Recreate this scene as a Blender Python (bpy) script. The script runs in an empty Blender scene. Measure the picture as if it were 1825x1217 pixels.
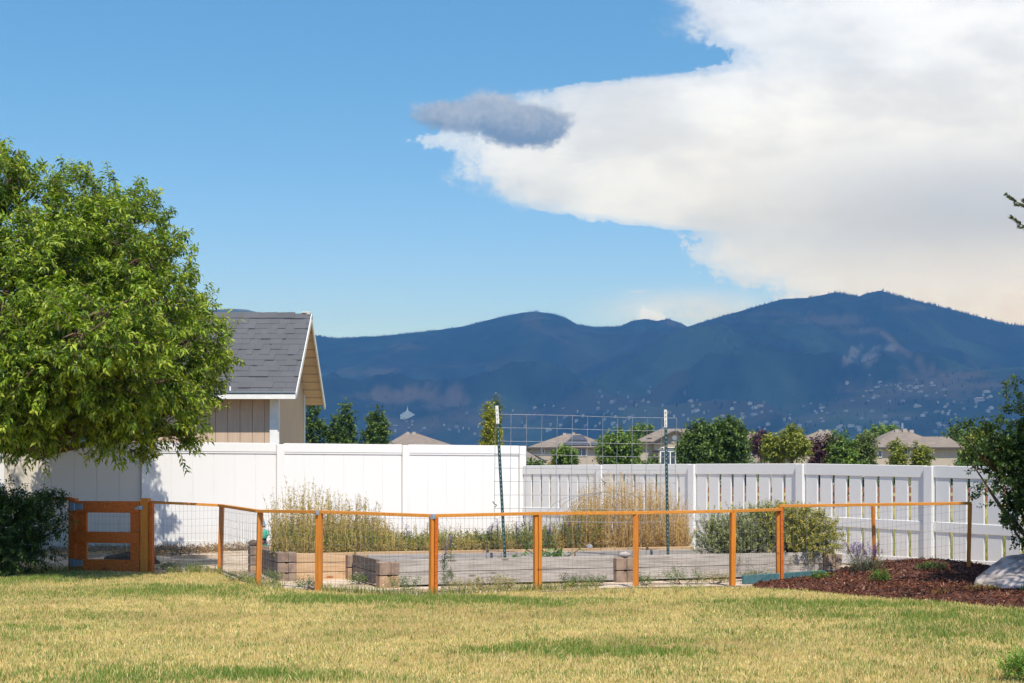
import bpy, math, random
import numpy as np
from mathutils import Vector, Matrix
rng = np.random.default_rng(11)
random.seed(5)
sc = bpy.context.scene
COL = sc.collection
F, CX, HY, HC = 2535.0, 912.5, 856.0, 1.2          # 50 mm lens, horizon row and eye height of the photograph

def P(px, py, Y): return np.array([(px-CX)/F*Y, Y, HC+(HY-py)/F*Y])
def G(px, py, z=0.0):
    Y = F*(HC-z)/(py-HY); return np.array([(px-CX)/F*Y, Y, z])
def nrm(v):
    v = np.asarray(v, float); return v/np.maximum(np.linalg.norm(v, axis=-1, keepdims=True), 1e-9)

# ------------------------------------------------------------------ materials
def new_mat(name):
    m = bpy.data.materials.new(name); m.use_nodes = True
    nt = m.node_tree; nt.nodes.clear()
    return m, nt
class N:
    """small node helper"""
    def __init__(s, nt): s.nt = nt
    def n(s, t, **kw):
        x = s.nt.nodes.new(t)
        for k, v in kw.items(): setattr(x, k, v)
        return x
    def l(s, a, b): s.nt.links.new(a, b)
    def put(s, sock, v):
        if hasattr(v, 'is_linked') or hasattr(v, 'links'): s.l(v, sock)
        else: sock.default_value = v
    def m(s, op, a, b=None, c=None, clamp=False):
        x = s.n('ShaderNodeMath', operation=op, use_clamp=clamp)
        s.put(x.inputs[0], a)
        if b is not None: s.put(x.inputs[1], b)
        if c is not None: s.put(x.inputs[2], c)
        return x.outputs[0]
    def ss(s, v, a, b):
        x = s.n('ShaderNodeMapRange', interpolation_type='SMOOTHSTEP')
        s.put(x.inputs[0], v); x.inputs[1].default_value = a; x.inputs[2].default_value = b
        return x.outputs[0]
    def mix(s, f, a, b, blend='MIX'):
        x = s.n('ShaderNodeMix', data_type='RGBA', blend_type=blend)
        s.put(x.inputs[0], f)
        s.put(x.inputs[6], a if hasattr(a, 'links') else (*a, 1)); s.put(x.inputs[7], b if hasattr(b, 'links') else (*b, 1))
        return x.outputs[2]
    def noise(s, vec=None, scale=5, detail=4, rough=.55, dist=0):
        x = s.n('ShaderNodeTexNoise'); x.inputs['Scale'].default_value = scale; x.inputs['Detail'].default_value = detail
        x.inputs['Roughness'].default_value = rough; x.inputs['Distortion'].default_value = dist
        if vec is not None: s.l(vec, x.inputs['Vector'])
        return x.outputs[0]
    def obj(s, scale=(1, 1, 1), src='Object', rot=0):
        t = s.n('ShaderNodeTexCoord'); r = s.n('ShaderNodeVectorRotate', rotation_type='Z_AXIS'); r.inputs['Angle'].default_value = -rot
        mp = s.n('ShaderNodeMapping'); mp.inputs['Scale'].default_value = scale
        s.l(t.outputs[src], r.inputs['Vector']); s.l(r.outputs[0], mp.inputs['Vector']); return mp.outputs[0]
    def pos(s, scale=(1, 1, 1)):
        t = s.n('ShaderNodeNewGeometry'); mp = s.n('ShaderNodeMapping'); mp.inputs['Scale'].default_value = scale
        s.l(t.outputs['Position'], mp.inputs['Vector']); return mp.outputs[0]
    def out(s, sh):
        o = s.n('ShaderNodeOutputMaterial'); s.l(sh, o.inputs[0])
    def bsdf(s, col, rough=.6, bump=None, bstr=.2, bdist=.01, spec=.4, metal=0):
        b = s.n('ShaderNodeBsdfPrincipled')
        s.put(b.inputs['Base Color'], col if hasattr(col, 'links') else (*col, 1))
        s.put(b.inputs['Roughness'], rough); b.inputs['Specular IOR Level'].default_value = spec; b.inputs['Metallic'].default_value = metal
        if bump is not None:
            bp = s.n('ShaderNodeBump'); bp.inputs['Strength'].default_value = bstr; bp.inputs['Distance'].default_value = bdist
            s.l(bump, bp.inputs['Height']); s.l(bp.outputs[0], b.inputs['Normal'])
        return b.outputs[0]

def mat_plain(name, col, col2=None, scale=6, rough=.6, bump=.1, stretch=(1, 1, 1), spec=.4, metal=0, detail=5, lo=.35, hi=.65):
    m, nt = new_mat(name); k = N(nt)
    f = k.noise(k.pos(stretch), scale, detail, .6)
    c = k.mix(k.ss(f, lo, hi), col, col2 or tuple(x*.75 for x in col))
    k.out(k.bsdf(c, rough, f, bump, .01, spec, metal)); return m
def mat_attr(name, rough=.6, trans=0.0, spec=.3, tmul=(1.2, 1.25, .55)):
    """base colour from the mesh's own per-leaf colour, with a share of light passing through"""
    m, nt = new_mat(name); k = N(nt)
    a = k.n('ShaderNodeAttribute', attribute_name='col')
    s = k.bsdf(a.outputs[0], rough, spec=spec)
    if trans > 0:
        t = k.n('ShaderNodeBsdfTranslucent'); k.l(k.mix(1.0, a.outputs[0], tmul, 'MULTIPLY'), t.inputs[0])
        mx = k.n('ShaderNodeMixShader'); mx.inputs[0].default_value = trans
        k.l(s, mx.inputs[1]); k.l(t.outputs[0], mx.inputs[2]); s = mx.outputs[0]
    k.out(s); return m
def mat_wood(name, light, dark, knots=0.0, knotcol=(.12, .04, .015), rough=.65, grain=1.0, axis='x', rot=0):
    m, nt = new_mat(name); k = N(nt)
    st = {'x': (1.2, 26, 26), 'z': (26, 26, 1.2)}[axis]
    f = k.noise(k.obj(st, rot=rot), 2.2*grain, 6, .62, .6)
    g = k.noise(k.pos(), 1.7, 3)
    c = k.mix(k.ss(f, .36, .66), light, dark)
    c = k.mix(k.m('MULTIPLY', k.ss(g, .35, .7), .45), c, tuple(x*.72 for x in light))
    if knots:
        v = k.n('ShaderNodeTexVoronoi'); k.l(k.obj((2.6, 1, 9), rot=rot), v.inputs['Vector']); v.inputs['Scale'].default_value = 1.0
        c = k.mix(k.m('MULTIPLY', k.m('SUBTRACT', 1, k.ss(v.outputs[0], .07, .17)), knots), c, knotcol)
    k.out(k.bsdf(c, rough, f, .35, .004, .3)); return m

M = {}
def vinyl(name, c):
    m, nt = new_mat(name); k = N(nt)
    p = k.n('ShaderNodeNewGeometry'); sx = k.n('ShaderNodeSeparateXYZ'); k.l(p.outputs['Position'], sx.inputs[0])
    d = k.noise(k.pos((3, 3, .5)), 2.5, 6, .65)
    low = k.m('SUBTRACT', 1, k.ss(k.m('ADD', sx.outputs[2], k.m('MULTIPLY', d, .5)), .2, .75))     # soil splash near the ground
    f = k.m('ADD', k.m('MULTIPLY', low, .3), k.m('MULTIPLY', k.ss(d, .5, .8), .10))
    k.out(k.bsdf(k.mix(f, c, (.5, .45, .38)), .38, spec=.45)); return m
M['vinyl'] = vinyl('white_vinyl', (.70, .69, .675))
M['vinyl2'] = vinyl('shaded_tan_vinyl', (.58, .525, .44))  # tan tint deepened to hold the tree's shade on the left panels
M['stain'] = mat_wood('stained_cedar', (.66, .235, .03), (.46, .145, .016), axis='z', rough=.6, knots=.7, knotcol=(.2, .05, .01), grain=1.4)
M['stain_rail'] = mat_wood('stained_cedar_rail', (.66, .27, .045), (.48, .175, .025), axis='x', rough=.6, grain=1.4)
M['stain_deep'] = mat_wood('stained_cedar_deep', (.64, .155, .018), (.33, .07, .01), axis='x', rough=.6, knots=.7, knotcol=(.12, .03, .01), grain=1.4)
BR = math.radians(18.5)
M['grey_timber'] = mat_wood('weathered_timber', (.48, .43, .385), (.25, .215, .185), .8, (.13, .10, .08), .8, rot=BR)
M['grey_brown_timber'] = mat_wood('grey_brown_timber', (.42, .385, .355), (.27, .24, .22), .5, (.12, .09, .07), .85, rot=BR)
M['dark_timber'] = mat_wood('brown_weathered_timber', (.21, .165, .135), (.13, .10, .085), .2, rough=.8, rot=BR+math.pi/2)
M['new_timber'] = mat_wood('new_timber', (.60, .41, .24), (.43, .265, .14), .9, (.30, .085, .02), .65, rot=BR)
M['block'] = mat_plain('concrete_block', (.32, .225, .16), (.20, .135, .10), 9, .9, .35)
M['block_tan'] = mat_plain('tan_concrete_block', (.44, .29, .175), (.34, .21, .125), 9, .9, .35)
M['wire'] = mat_plain('galvanised_wire', (.22, .23, .24), (.14, .14, .15), 30, .45, 0, metal=.4)
M['wire_pale'] = mat_plain('pale_wire', (.45, .46, .48), (.3, .3, .32), 30, .4, 0, metal=.4)
M['steel'] = mat_plain('galvanised_steel', (.35, .42, .48), (.25, .3, .34), 40, .4, .05, metal=.6)
M['tpost'] = mat_plain('green_post_paint', (.012, .045, .035), (.02, .06, .045), 30, .45, .1)
M['tpost_white'] = mat_plain('white_post_tip', (.78, .76, .70), (.6, .55, .45), 30, .5, .1)
M['teal'] = mat_plain('teal_paint', (.05, .14, .16), (.08, .18, .19), 12, .6, .2)
M['bark'] = mat_plain('bark', (.09, .055, .035), (.17, .11, .07), 12, .9, .6, (1, 1, .3))
M['siding'] = mat_plain('tan_siding', (.54, .395, .29), (.49, .355, .26), 3, .7, .05, (8, 8, .6))
M['trim'] = mat_plain('white_trim', (.78, .77, .75), (.70, .69, .66), 5, .5, .03)
M['sheathing'] = mat_wood('pale_sheathing', (.76, .56, .42), (.66, .47, .34), rough=.7)
M['rock'] = mat_plain('pale_boulder', (.45, .39, .365), (.19, .165, .16), 4.5, .9, 1.0, (1, 1, 2.2), detail=12)
M['stone'] = mat_plain('grey_stone', (.38, .36, .36), (.25, .24, .24), 14, .85, .4)
M['brownstone'] = mat_plain('brown_stone', (.16, .11, .085), (.1, .07, .055), 20, .8, .4)
M['soil'] = mat_plain('bed_soil', (.17, .115, .075), (.10, .07, .05), 14, .95, .8)
M['glass'] = mat_plain('window_glass', (.03, .04, .05), (.05, .06, .07), 2, .12, 0, spec=.6)
M['stucco'] = mat_plain('beige_stucco', (.40, .335, .27), (.36, .30, .24), 4, .9, .1)
M['stucco_grey'] = mat_plain('greige_stucco', (.36, .32, .285), (.32, .285, .25), 4, .9, .1)
M['roof_far'] = mat_plain('brown_shingle_far', (.225, .185, .155), (.17, .14, .12), 1.4, .9, .2, (1, 1, 4))
M['solar'] = mat_plain('solar_glass', (.05, .055, .075), (.035, .04, .06), .8, .25, 0, spec=.5)
M['dark_trim'] = mat_plain('dark_trim', (.06, .05, .045), (.05, .04, .035), 5, .6, 0)
M['brown_rail'] = mat_plain('red_brown_rail', (.24, .09, .05), (.17, .065, .04), 5, .7, .1)
M['terracotta'] = mat_plain('terracotta', (.42, .19, .10), (.36, .15, .08), 5, .8, .1)
M['heap'] = mat_plain('dark_heap', (.05, .045, .035), (.10, .08, .05), 22, .95, .9)
M['leaf'] = mat_attr('glossy_leaf', .42, .33, .3, (1.35, 1.35, .5))
M['leaf_far'] = mat_attr('far_leaf', .55, .25, .3)
M['dry'] = mat_attr('dry_stem', .8, .25, .15, (1.1, 1, .8))
M['grassblade'] = mat_attr('grass_blade', .6, .30, .2, (1.15, 1.1, .7))
M['chip'] = mat_attr('bark_chip', .85, 0, .15)
M['shingle'] = mat_attr('asphalt_shingle', .92, 0, .15)
M['needle'] = mat_attr('needle', .5, .15, .3)
M['houses'] = mat_attr('far_house_paint', .8, 0, .2)
M['gnome'] = mat_attr('painted_gnome', .5, 0, .4)

# ------------------------------------------------------------------ mesh helpers
def tagk(o, label=None, cat=None, group=None, kind=None):
    if label: o['label'] = label
    if cat: o['category'] = cat
    if group: o['group'] = group
    if kind: o['kind'] = kind
    return o
def empty(name, loc, label, cat, group=None):
    o = bpy.data.objects.new(name, None); COL.objects.link(o); o.location = [float(v) for v in loc]
    o.empty_display_size = .1
    return tagk(o, label, cat, group)
def np_obj(name, V, polys, mat, parent=None, col=None, smooth=False):
    """polys: list of int arrays (n, k). V in world space (or in the parent's space when the parent sits at the origin of its own)."""
    V = np.asarray(V, np.float32).reshape(-1, 3)
    if parent is not None: V = V - np.array(parent_world(parent), np.float32)
    me = bpy.data.meshes.new(name)
    polys = [np.asarray(p, np.int32) for p in polys if len(p)]
    loops = np.concatenate([p.ravel() for p in polys])
    sizes = np.concatenate([np.full(len(p), p.shape[1], np.int32) for p in polys])
    starts = np.concatenate([[0], np.cumsum(sizes)[:-1]]).astype(np.int32)
    me.vertices.add(len(V)); me.vertices.foreach_set('co', V.ravel())
    me.loops.add(len(loops)); me.loops.foreach_set('vertex_index', loops)
    me.polygons.add(len(sizes)); me.polygons.foreach_set('loop_start', starts)
    me.polygons.foreach_set('use_smooth', np.full(len(sizes), bool(smooth)))
    me.update(calc_edges=True)
    if col is not None:
        a = me.color_attributes.new('col', 'FLOAT_COLOR', 'POINT')
        c = np.ones((len(V), 4), np.float32); c[:, :3] = col
        a.data.foreach_set('color', c.ravel())
    me.materials.append(mat)
    o = bpy.data.objects.new(name, me); COL.objects.link(o)
    if parent is not None: o.parent = parent
    return o
def parent_world(p):
    v = Vector((0, 0, 0))
    while p is not None: v = v + p.location; p = p.parent
    return v
class MB:
    def __init__(s): s.v = []; s.q = []; s.t = []; s.c = []; s.n = 0
    def add(s, V, quads=(), tris=(), c=None):
        V = np.asarray(V, float).reshape(-1, 3)
        if len(quads): s.q.append(np.asarray(quads)+s.n)
        if len(tris): s.t.append(np.asarray(tris)+s.n)
        s.v.append(V); s.n += len(V)
        s.c.append(np.broadcast_to(np.asarray(c if c is not None else (.5, .5, .5), float), (len(V), 3)))
        return s
    def box(s, o, ex, ey, ez, sx, sy, sz, c=None, bev=0.0):
        """box from corner-centre frame: o = centre of the bottom face, axes ex ey ez, sizes"""
        o = np.asarray(o, float); ex, ey, ez = map(lambda a: np.asarray(a, float), (ex, ey, ez))
        if bev <= 0:
            rings = [(sx/2, sy/2, 0), (sx/2, sy/2, sz)]
        else:
            b = bev
            rings = [(sx/2-b, sy/2-b, 0), (sx/2, sy/2, b), (sx/2, sy/2, sz-b), (sx/2-b, sy/2-b, sz)]
        V = []; Q = []
        for (a, d, z) in rings:
            if bev > 0: pts = [(-a, -d+bev*.7), (-a+bev*.7, -d), (a-bev*.7, -d), (a, -d+bev*.7), (a, d-bev*.7), (a-bev*.7, d), (-a+bev*.7, d), (-a, d-bev*.7)]
            else: pts = [(-a, -d), (a, -d), (a, d), (-a, d)]
            for (x, y) in pts: V.append(o+ex*x+ey*y+ez*z)
        k = 8 if bev > 0 else 4
        for r in range(len(rings)-1):
            for i in range(k): Q.append((r*k+i, r*k+(i+1) % k, (r+1)*k+(i+1) % k, (r+1)*k+i))
        T = []
        L = (len(rings)-1)*k
        if k == 4: Q += [(3, 2, 1, 0), (L, L+1, L+2, L+3)]
        else:
            for i in range(1, k-1): T += [(0, i+1, i), (L, L+i, L+i+1)]
        return s.add(V, Q, T, c)
    def abox(s, x0, x1, y0, y1, z0, z1, c=None, bev=0):
        return s.box(((x0+x1)/2, (y0+y1)/2, z0), (1, 0, 0), (0, 1, 0), (0, 0, 1), x1-x0, y1-y0, z1-z0, c, bev)
    def beam(s, a, b, w, h, c=None, bev=0, up=(0, 0, 1)):
        """bar from a to b (centre line), w across, h along up"""
        a, b = np.asarray(a, float), np.asarray(b, float); L = np.linalg.norm(b-a); ez = (b-a)/L
        ex = nrm(np.cross(np.asarray(up, float), ez)); ey = np.cross(ez, ex)
        return s.box(a, ex, ey, ez, w, h, L, c, bev)
    def tube(s, pts, rad, k=6, c=None, cap=True):
        pts = np.asarray(pts, float); n = len(pts); rad = np.broadcast_to(np.asarray(rad, float), (n,))
        d = np.gradient(pts, axis=0); d = nrm(d)
        ref = np.array([0, 0, 1.0]) if abs(d[0][2]) < .9 else np.array([1.0, 0, 0])
        V = []
        for i in range(n):
            u = nrm(np.cross(d[i], ref)); w = np.cross(u, d[i])
            for j in range(k):
                a = 2*math.pi*j/k; V.append(pts[i]+(u*math.cos(a)+w*math.sin(a))*rad[i])
        Q = [(i*k+j, i*k+(j+1) % k, (i+1)*k+(j+1) % k, (i+1)*k+j) for i in range(n-1) for j in range(k)]
        T = []
        if cap:
            for j in range(1, k-1): T += [(0, j+1, j), ((n-1)*k, (n-1)*k+j, (n-1)*k+j+1)]
        return s.add(V, Q, T, c)
    def lathe(s, o, prof, k=12, c=None, sq=1.0):
        o = np.asarray(o, float); V = []; C = []
        for i, (r, z) in enumerate(prof):
            for j in range(k):
                a = 2*math.pi*j/k; V.append(o+np.array([r*math.cos(a), r*sq*math.sin(a), z]))
        n = len(prof)
        Q = [(i*k+j, i*k+(j+1) % k, (i+1)*k+(j+1) % k, (i+1)*k+j) for i in range(n-1) for j in range(k)]
        return s.add(V, Q, (), c)
    def poly(s, pts, c=None):
        n = len(pts); return s.add(pts, (), [(0, i, i+1) for i in range(1, n-1)], c)
    def slab(s, quad, thick, nrmv, c=None):
        q = np.asarray(quad, float); b = q-np.asarray(nrmv)*thick
        return s.add(np.vstack([q, b]), [(0, 1, 2, 3), (7, 6, 5, 4), (0, 4, 5, 1), (1, 5, 6, 2), (2, 6, 7, 3), (3, 7, 4, 0)], (), c)
    def build(s, name, mat, parent=None, smooth=False):
        pol = []
        if s.q: pol.append(np.concatenate(s.q))
        if s.t: pol.append(np.concatenate(s.t))
        return np_obj(name, np.concatenate(s.v), pol, mat, parent, np.concatenate(s.c), smooth)
X3, Y3, Z3 = np.array([1., 0, 0]), np.array([0, 1., 0]), np.array([0, 0, 1.])

def vnoise(x, y, seed=0):
    xi, yi = np.floor(x).astype(np.int64), np.floor(y).astype(np.int64); xf, yf = x-xi, y-yi
    def h(a, b):
        n = (a*374761393+b*668265263+seed*974634777) & 0x7fffffff
        n = ((n ^ (n >> 13))*1274126177) & 0x7fffffff
        return ((n ^ (n >> 16)) & 0xffff)/65535.0
    u, v = xf*xf*(3-2*xf), yf*yf*(3-2*yf)
    return (h(xi, yi)*(1-u)+h(xi+1, yi)*u)*(1-v)+(h(xi, yi+1)*(1-u)+h(xi+1, yi+1)*u)*v
def fbm(x, y, o=5, seed=0, g=.5):
    t = 0; a = 1; s = 0
    for i in range(o):
        t = t+a*vnoise(x*2**i+17.3*i, y*2**i+9.1*i, seed+i); s += a; a *= g
    return t/s

# leaves: 5-vertex folded, drooping blades.  base(n,3) dir(n,3) side(n,3)
def leaf_arrays(base, d, side, L, W, col, sag=.18):
    n = len(base); d = nrm(d); side = nrm(side-d*np.sum(side*d, 1, keepdims=True)); up = np.cross(side, d)
    L = np.broadcast_to(np.asarray(L, float), (n,))[:, None]; W = np.broadcast_to(np.asarray(W, float), (n,))[:, None]
    mid = base+d*L*.48+up*L*.05
    l = mid+side*W*.5+up*W*.18; r = mid-side*W*.5+up*W*.18
    tip = base+d*L-up*L*sag
    V = np.stack([base, l, mid, r, tip], 1).reshape(-1, 3)
    i = (np.arange(n)*5)[:, None]
    T = np.concatenate([i+np.array([[0, 1, 2]]), i+np.array([[0, 2, 3]]), i+np.array([[1, 4, 2]]), i+np.array([[2, 4, 3]])])
    return V, T, np.repeat(col, 5, 0)
def lerp_cols(a, b, t): a, b = np.array(a), np.array(b); return a+(b-a)*t[:, None]
def twigs(anch, out, nleaf, tlen, L, W, cols, droop=.35, spread=.8, gravity=(0, 0, -1), up=.25, jit=.5):
    """twigs at anchors pointing along out; leaves spiral round each one"""
    n = len(anch)
    d = nrm(out+np.array([0, 0, up])+rng.normal(0, jit, (n, 3)))
    tl = tlen*rng.uniform(.6, 1.25, n)
    t = (np.arange(nleaf)+.6)/nleaf
    base = anch[:, None]+d[:, None]*(tl[:, None]*t)[..., None]
    base[..., 2] -= (t**2)*droop*tl[:, None]*.4
    ref = nrm(np.cross(d, rng.normal(0, 1, (n, 3)))); ref2 = np.cross(d, ref)
    ang = np.arange(nleaf)*2.4+rng.uniform(0, 6.3, (n, 1))
    rad = ref[:, None]*np.cos(ang)[..., None]+ref2[:, None]*np.sin(ang)[..., None]
    ld = d[:, None]*.55+rad*spread+np.array(gravity)*droop+rng.normal(0, .18, (n, nleaf, 3))
    side = np.cross(ld, np.array([0, 0, 1.])+rng.normal(0, .55, (n, nleaf, 3)))
    LL = L*rng.uniform(.65, 1.15, (n, nleaf)); WW = W*rng.uniform(.8, 1.15, (n, nleaf))
    dark, light, tip = cols
    s = np.clip(rng.normal(.42, .26, (n, nleaf))+rng.normal(0, .24, (n, 1)), 0, 1)
    c = np.array(dark)+(np.array(light)-np.array(dark))*s[..., None]
    tt = np.clip((t-.6)/.4, 0, 1)[None, :, None]*rng.uniform(0, 1, (n, 1, 1))
    c = c*(1-tt)+np.array(tip)*tt
    V, T, C = leaf_arrays(base.reshape(-1, 3), ld.reshape(-1, 3), side.reshape(-1, 3), LL.ravel(), WW.ravel(), c.reshape(-1, 3))
    return V, T, C, d, tl
def lobe_points(lobes, n, inner=.45):
    """points spread through the outer shell of a set of ellipsoid lobes, thinned where lobes overlap"""
    A = []; O = []
    vol = np.array([l[1][0]*l[1][2] for l in lobes]); k = (n*vol/vol.sum()).astype(int)+1
    for (c, r), m in zip(lobes, k):
        d = nrm(rng.normal(0, 1, (m, 3))); rr = inner+(1-inner)*rng.uniform(0, 1, m)**.6
        A.append(np.array(c)+d*np.array(r)*rr[:, None]); O.append(d)
    return np.concatenate(A), np.concatenate(O)

# ------------------------------------------------------------------ camera, sun, sky
cam = bpy.data.cameras.new('camera'); co = bpy.data.objects.new('camera', cam); COL.objects.link(co)
cam.sensor_width = 36; cam.lens = F/1825*36; cam.shift_y = (HY-608.5)/1825
co.location = (0, 0, HC); co.rotation_euler = (math.radians(90), 0, 0); cam.clip_start = .1; cam.clip_end = 40000
sc.camera = co
EL = math.radians(57); AZ = math.atan2(.26, -.966)
sd = np.array([math.sin(AZ)*math.cos(EL), math.cos(AZ)*math.cos(EL), math.sin(EL)])
sun = bpy.data.lights.new('sun', 'SUN'); so = bpy.data.objects.new('sun', sun); COL.objects.link(so)
sun.energy = 5.0; sun.angle = math.radians(.53); sun.color = (1, .968, .92)
so.rotation_euler = Vector(sd).to_track_quat('Z', 'Y').to_euler()
sc.view_settings.view_transform = 'Standard'; sc.view_settings.look = 'None'; sc.view_settings.exposure = 0.28; sc.view_settings.gamma = 1
w = bpy.data.worlds.new('World'); sc.world = w; w.use_nodes = True
nt = w.node_tree; nt.nodes.clear(); k = N(nt)
sky = k.n('ShaderNodeTexSky', sky_type='NISHITA'); sky.sun_disc = False; sky.sun_elevation = EL; sky.sun_rotation = AZ % (2*math.pi)
sky.air_density = 1.0; sky.dust_density = .3; sky.ozone_density = 2.2; sky.altitude = 1400
tc = k.n('ShaderNodeTexCoord'); sep = k.n('ShaderNodeSeparateXYZ'); k.l(tc.outputs['Generated'], sep.inputs[0])
yy = k.m('MAXIMUM', sep.outputs[1], .08)
U = k.m('ADD', k.m('MULTIPLY', k.m('DIVIDE', sep.outputs[0], yy), F/1000), CX/1000)      # azimuth, in thousandths
V_ = k.m('SUBTRACT', HY/1000, k.m('MULTIPLY', k.m('DIVIDE', sep.outputs[2], yy), F/1000))  # height above the horizon
cb = k.n('ShaderNodeCombineXYZ'); k.l(U, cb.inputs[0]); k.l(V_, cb.inputs[1]); UV = cb.outputs[0]
def cnoise(scale, detail=8, rough=.6, st=(1, 1, 1), off=(0, 0, 0), dist=0):
    mp = k.n('ShaderNodeMapping'); mp.inputs['Scale'].default_value = st; mp.inputs['Location'].default_value = off; k.l(UV, mp.inputs[0])
    return k.noise(mp.outputs[0], scale, detail, rough, dist)
fc = k.n('ShaderNodeFloatCurve'); k.l(k.m('DIVIDE', V_, .6, clamp=True), fc.inputs['Value'])
edge = [(0, 1160), (22, 1180), (60, 1195), (88, 1262), (112, 1275), (126, 1250), (146, 1070), (158, 960), (172, 900), (205, 860), (250, 755), (285, 775), (312, 795), (345, 850),
        (375, 935), (398, 1080), (412, 1215), (428, 1225), (455, 1200), (486, 1232), (505, 1290), (520, 1350), (560, 1345), (600, 1345)]
cv = fc.mapping.curves[0]
cv.points[0].location = (0, edge[0][1]/1825); cv.points[1].location = (1, edge[-1][1]/1825)
for (py, px) in edge[1:-1]: cv.points.new(py/600, px/1825)
for p in cv.points: p.handle_type = 'VECTOR'
fc.mapping.update()
n1 = cnoise(9, 10, .62, (1, 1.3, 1)); n2 = cnoise(32, 8, .6, (1, 1.2, 1), (3, 1, 0)); n3 = cnoise(3.2, 7, .6, (1, 2.2, 1), (5, 2, 0))
n4 = cnoise(85, 6, .62, (1, 1.1, 1), (1, 8, 0))
wob = k.m('ADD', k.m('ADD', k.m('MULTIPLY', k.m('SUBTRACT', n1, .5), .25), k.m('MULTIPLY', k.m('SUBTRACT', n2, .5), .12)), k.m('MULTIPLY', k.m('SUBTRACT', n4, .5), .07))
dd = k.m('ADD', k.m('SUBTRACT', U, k.m('MULTIPLY', fc.outputs[0], 1.825)), wob)
fz = k.m('MULTIPLY', k.ss(cnoise(4.5, 3, .5, (1, 1, 1), (9, 3, 0)), .42, .66), .085)
cl = k.m('MULTIPLY', k.ss(k.m('DIVIDE', dd, k.m('ADD', .022, fz)), -.3, 1.0), k.m('ADD', .55, k.m('MULTIPLY', k.ss(dd, 0, .13), .45)))
inner = k.ss(dd, 0, .55)
def ell(cx, cy, rx, ry, nz=.0, soft=.5, n=None):
    a = k.m('DIVIDE', k.m('SUBTRACT', U, cx/1000), rx/1000); b = k.m('DIVIDE', k.m('SUBTRACT', V_, cy/1000), ry/1000)
    r = k.m('SQRT', k.m('ADD', k.m('MULTIPLY', a, a), k.m('MULTIPLY', b, b)))
    if nz: r = k.m('ADD', r, k.m('MULTIPLY', k.m('SUBTRACT', n if n is not None else n1, .5), nz))
    return k.m('SUBTRACT', 1, k.ss(r, 1-soft, 1+soft*.35))
white, grey, cream = (.88, .95, 1.12), (.42, .50, .70), (.82, .92, 1.27)
cc = k.mix(k.ss(n3, .36, .66), white, (.68, .74, .88))
cc = k.mix(k.m('MULTIPLY', ell(1760, 375, 520, 130, .7, .95, n3), .75), cc, grey)
cc = k.mix(k.m('MULTIPLY', k.ss(V_, .40, .56), .75), cc, cream)
puff = k.ss(cnoise(15, 6, .55, (1, 1.4, 1), (1, 4, 0)), .42, .62)
cc = k.mix(k.m('MULTIPLY', k.m('MULTIPLY', k.ss(V_, .47, .53), puff), .30), cc, (.72, .70, .70))
skyc = k.n('ShaderNodeMix', data_type='RGBA'); skyc.inputs[0].default_value = 0
SKYS, CLS = .118, .95
sb = k.n('ShaderNodeBackground'); low_ = k.m('SUBTRACT', 1, k.ss(sep.outputs[2], .03, .30)); k.l(k.mix(1.0, sky.outputs[0], k.mix(low_, (.64, 1.05, 1.30), (.98, 1.14, 1.82)), 'MULTIPLY'), sb.inputs[0]); sb.inputs[1].default_value = SKYS
cbk = k.n('ShaderNodeBackground'); cbk.inputs[1].default_value = CLS; k.l(cc, cbk.inputs[0])
wisp = k.m('MULTIPLY', k.m('MULTIPLY', ell(1230, 552, 190, 42, .9, .9), .75), k.ss(n1, .3, .6))
pn = k.m('ADD', k.m('MULTIPLY', n2, .6), k.m('MULTIPLY', n4, .5)); small = k.m('MULTIPLY', ell(1160, 566, 36, 32, 2.3, .55, pn), .9)
thin = k.m('MULTIPLY', ell(1140, 520, 32, 5, .8, .8), .4)
cov = k.m('MAXIMUM', k.m('MAXIMUM', cl, wisp), k.m('MAXIMUM', small, thin))
# a veil over the edge lets some blue through
veil = k.m('MULTIPLY', cov, k.m('ADD', .84, k.m('MULTIPLY', inner, .16)))
veil = k.m('MULTIPLY', veil, k.m('MULTIPLY', k.ss(sep.outputs[1], .02, .3), k.m('SUBTRACT', 1, k.ss(sep.outputs[2], .42, .62))))
cc = k.mix(small, cc, (.84, .99, 1.48)); k.l(cc, cbk.inputs[0])
mx = k.n('ShaderNodeMixShader'); k.l(veil, mx.inputs[0]); k.l(sb.outputs[0], mx.inputs[1]); k.l(cbk.outputs[0], mx.inputs[2])
# the small dark cloud that hangs in front of the big one
dn = k.m('ADD', k.m('MULTIPLY', cnoise(13, 9, .66, (1, 1.2, 1), (2, 7, 0)), .75), k.m('MULTIPLY', n4, .3))
dk = k.m('MAXIMUM', k.m('MAXIMUM', ell(822, 204, 98, 32, 1.5, .36, dn), ell(928, 222, 98, 48, 1.5, .30, dn)), ell(872, 200, 84, 44, 1.5, .34, dn))
dcol = k.mix(k.ss(k.m('ADD', V_, k.m('MULTIPLY', dn, .16)), .24, .33), (.40, .47, .62), (.12, .20, .37))
dbk = k.n('ShaderNodeBackground'); k.l(dcol, dbk.inputs[0]); dbk.inputs[1].default_value = 1.0
mx2 = k.n('ShaderNodeMixShader'); k.l(k.m('MULTIPLY', dk, .95), mx2.inputs[0]); k.l(mx.outputs[0], mx2.inputs[1]); k.l(dbk.outputs[0], mx2.inputs[2])
wo = k.n('ShaderNodeOutputWorld'); k.l(mx2.outputs[0], wo.inputs[0])
sc.cycles.max_bounces = 8; sc.cycles.diffuse_bounces = 4; sc.cycles.transparent_max_bounces = 8; sc.cycles.volume_bounces = 0
sc.cycles.use_denoising = True

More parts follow.
